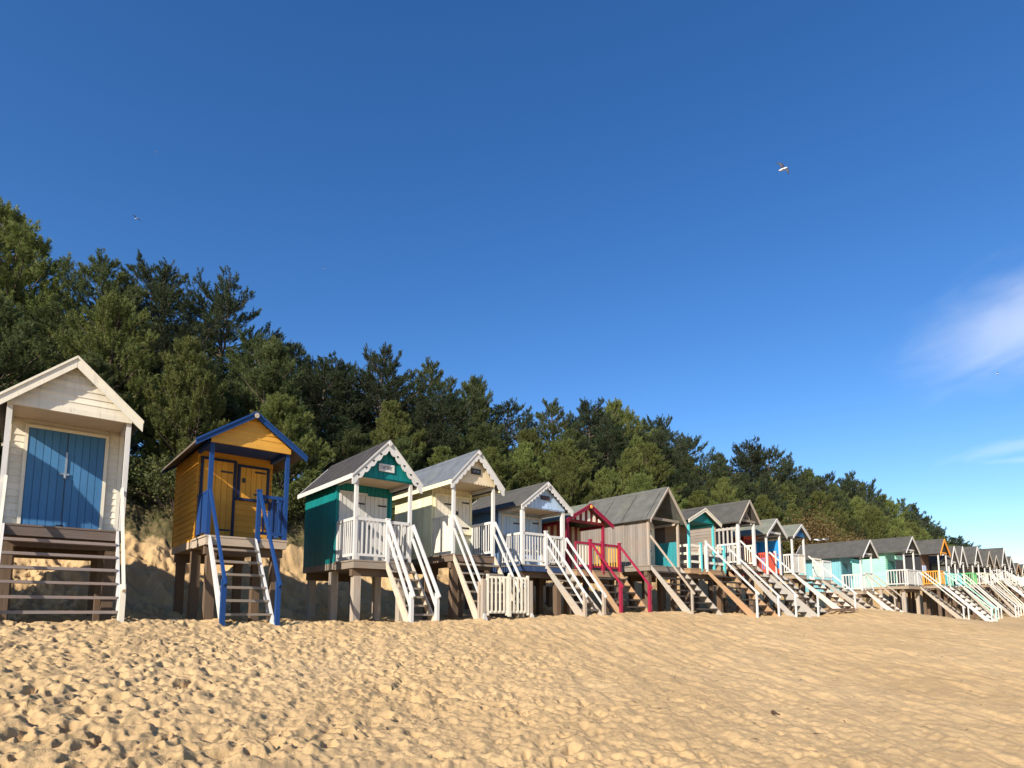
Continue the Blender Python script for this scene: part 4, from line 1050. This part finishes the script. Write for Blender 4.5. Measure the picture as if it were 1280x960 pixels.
gull(sky_pt(978, 212, 60), (0.9, 1.0, -0.6), 1.35, 'white gull with dark wings flying in the blue sky at upper right')
gull(sky_pt(170, 273, 90), (0.9, 0.5, 0.6), 0.9, 'small gull flying above the left-hand pines')
gull(sky_pt(195, 190, 190), (0.5, 0.4, 0.3), 0.8, 'tiny distant gull, higher of the two above the left-hand pines')
gull(sky_pt(405, 336, 200), (0.4, 0.6, 0.9), 0.8, 'tiny distant gull in the sky just left of centre above the wood')
gull(sky_pt(1247, 467, 200), (0.4, 0.6, 0.9), 0.8, 'tiny distant gull below the pale cloud at the right')
for i, ss in enumerate((2.05, 2.45)):
    xh, yh, zz = world(34.68 + .77, ss)
    gull((xh, yh, 5.45 + .26), (0, 0, 0.4 + i), 0.8, ['left', 'right'][i] + ' of two small gulls perched on the turquoise hut roof ridge', True)

# ------------------------------------------------------------------ world, sun, camera
sunv = np.array([-0.502, -0.962, 0.60]); sunv /= np.linalg.norm(sunv)     # direction towards the sun
el = math.asin(sunv[2]); az = math.atan2(sunv[0], sunv[1])                # azimuth from +Y, clockwise
w = bpy.data.worlds.new('World'); scene.world = w; w.use_nodes = True
nt = w.node_tree; bg = nt.nodes['Background']
sky = nt.nodes.new('ShaderNodeTexSky'); sky.sky_type = 'NISHITA'; sky.sun_disc = False
sky.sun_elevation = el; sky.sun_rotation = az
sky.air_density = 1.0; sky.dust_density = 0.3; sky.ozone_density = 3.0
hs = nt.nodes.new('ShaderNodeHueSaturation'); hs.inputs['Saturation'].default_value = 1.28; hs.inputs['Hue'].default_value = 0.5085
nt.links.new(sky.outputs[0], hs.inputs['Color'])
# thin cirrus by direction
geo = nt.nodes.new('ShaderNodeTexCoord')
def wdir(x, y):
    v = np.array(sky_pt(x, y, 1.0)) - np.array([0, 0, EYE]); return v / np.linalg.norm(v)
def cloud(cxy, axis_xy, ln, wd, amp, seed, stretch):
    c = wdir(*cxy); a = wdir(*axis_xy) - c; a -= c * a.dot(c); a /= np.linalg.norm(a); b = np.cross(c, a)
    def dot(v):
        n = nt.nodes.new('ShaderNodeVectorMath'); n.operation = 'DOT_PRODUCT'; nt.links.new(geo.outputs['Generated'], n.inputs[0]); n.inputs[1].default_value = tuple(v); return n.outputs['Value']
    da, db, dc = dot(a), dot(b), dot(c)
    cmb = nt.nodes.new('ShaderNodeCombineXYZ'); nt.links.new(mth(nt, 'MULTIPLY', da, stretch[0]), cmb.inputs[0]); nt.links.new(mth(nt, 'MULTIPLY', db, stretch[1]), cmb.inputs[1]); cmb.inputs[2].default_value = seed
    nf = nt.nodes.new('ShaderNodeTexNoise'); nf.inputs['Scale'].default_value = 1; nf.inputs['Detail'].default_value = 7; nf.inputs['Roughness'].default_value = 0.55; nf.inputs['Distortion'].default_value = 0.6
    nt.links.new(cmb.outputs[0], nf.inputs['Vector'])
    warp = mth(nt, 'MULTIPLY', mth(nt, 'SUBTRACT', nf.outputs['Fac'], 0.5), 1.3)
    d2 = mth(nt, 'ADD', mth(nt, 'POWER', mth(nt, 'ABSOLUTE', mth(nt, 'DIVIDE', da, ln)), 2.0), mth(nt, 'POWER', mth(nt, 'ABSOLUTE', mth(nt, 'DIVIDE', db, wd)), 2.0))
    rr_ = mth(nt, 'SUBTRACT', mth(nt, 'SQRT', d2), warp)
    f = nt.nodes.new('ShaderNodeMapRange'); f.interpolation_type = 'SMOOTHERSTEP'; nt.links.new(rr_, f.inputs[0])
    f.inputs[1].default_value = 1.15; f.inputs[2].default_value = -0.1; f.inputs[3].default_value = 0; f.inputs[4].default_value = amp
    front = mth(nt, 'GREATER_THAN', dc, 0.3)
    return mth(nt, 'MULTIPLY', f.outputs[0], front)
f1 = cloud((1300, 398), (1170, 455), 0.13, 0.062, 0.26, 1.0, (7, 16)); f4 = cloud((1290, 400), (1150, 450), 0.19, 0.085, 0.17, 9.0, (9, 20))
f2 = cloud((1272, 556), (1170, 580), 0.10, 0.013, 0.20, 4.0, (16, 50))
f3 = cloud((1280, 575), (1200, 580), 0.06, 0.006, 0.16, 7.0, (20, 90))
tot = mth(nt, 'MINIMUM', mth(nt, 'ADD', mth(nt, 'ADD', mth(nt, 'ADD', f1, f4), f2), f3), 0.8)
mx = mixc(nt, tot, hs.outputs[0], (6.2, 6.5, 7.2))
nt.links.new(mx, bg.inputs['Color']); bg.inputs['Strength'].default_value = 0.118

sl = bpy.data.lights.new('sun', 'SUN'); sl.energy = 5.0; sl.angle = math.radians(0.55); sl.color = (1.0, 0.90, 0.77)
so = bpy.data.objects.new('sun', sl); COL.objects.link(so)
from mathutils import Vector
so.rotation_euler = Vector(-sunv).to_track_quat('-Z', 'Y').to_euler()

cam = bpy.data.cameras.new('camera'); co = bpy.data.objects.new('camera', cam); COL.objects.link(co)
co.location = (0, 0, EYE); co.rotation_euler = (math.radians(96.5), 0, 0)
cam.sensor_width = 36; cam.lens = 36 * 752 / 1280.; cam.shift_x = 0; cam.shift_y = (679.32 - 480) / 1280.
cam.clip_start = 0.05; cam.clip_end = 8000
scene.camera = co
scene.view_settings.view_transform = 'Standard'; scene.view_settings.look = 'None'; scene.view_settings.gamma = 1; scene.view_settings.use_curve_mapping = False
scene.view_settings.exposure = 0.58
scene.render.engine = 'CYCLES'; scene.cycles.use_denoising = True; scene.cycles.max_bounces = 5; scene.cycles.diffuse_bounces = 2
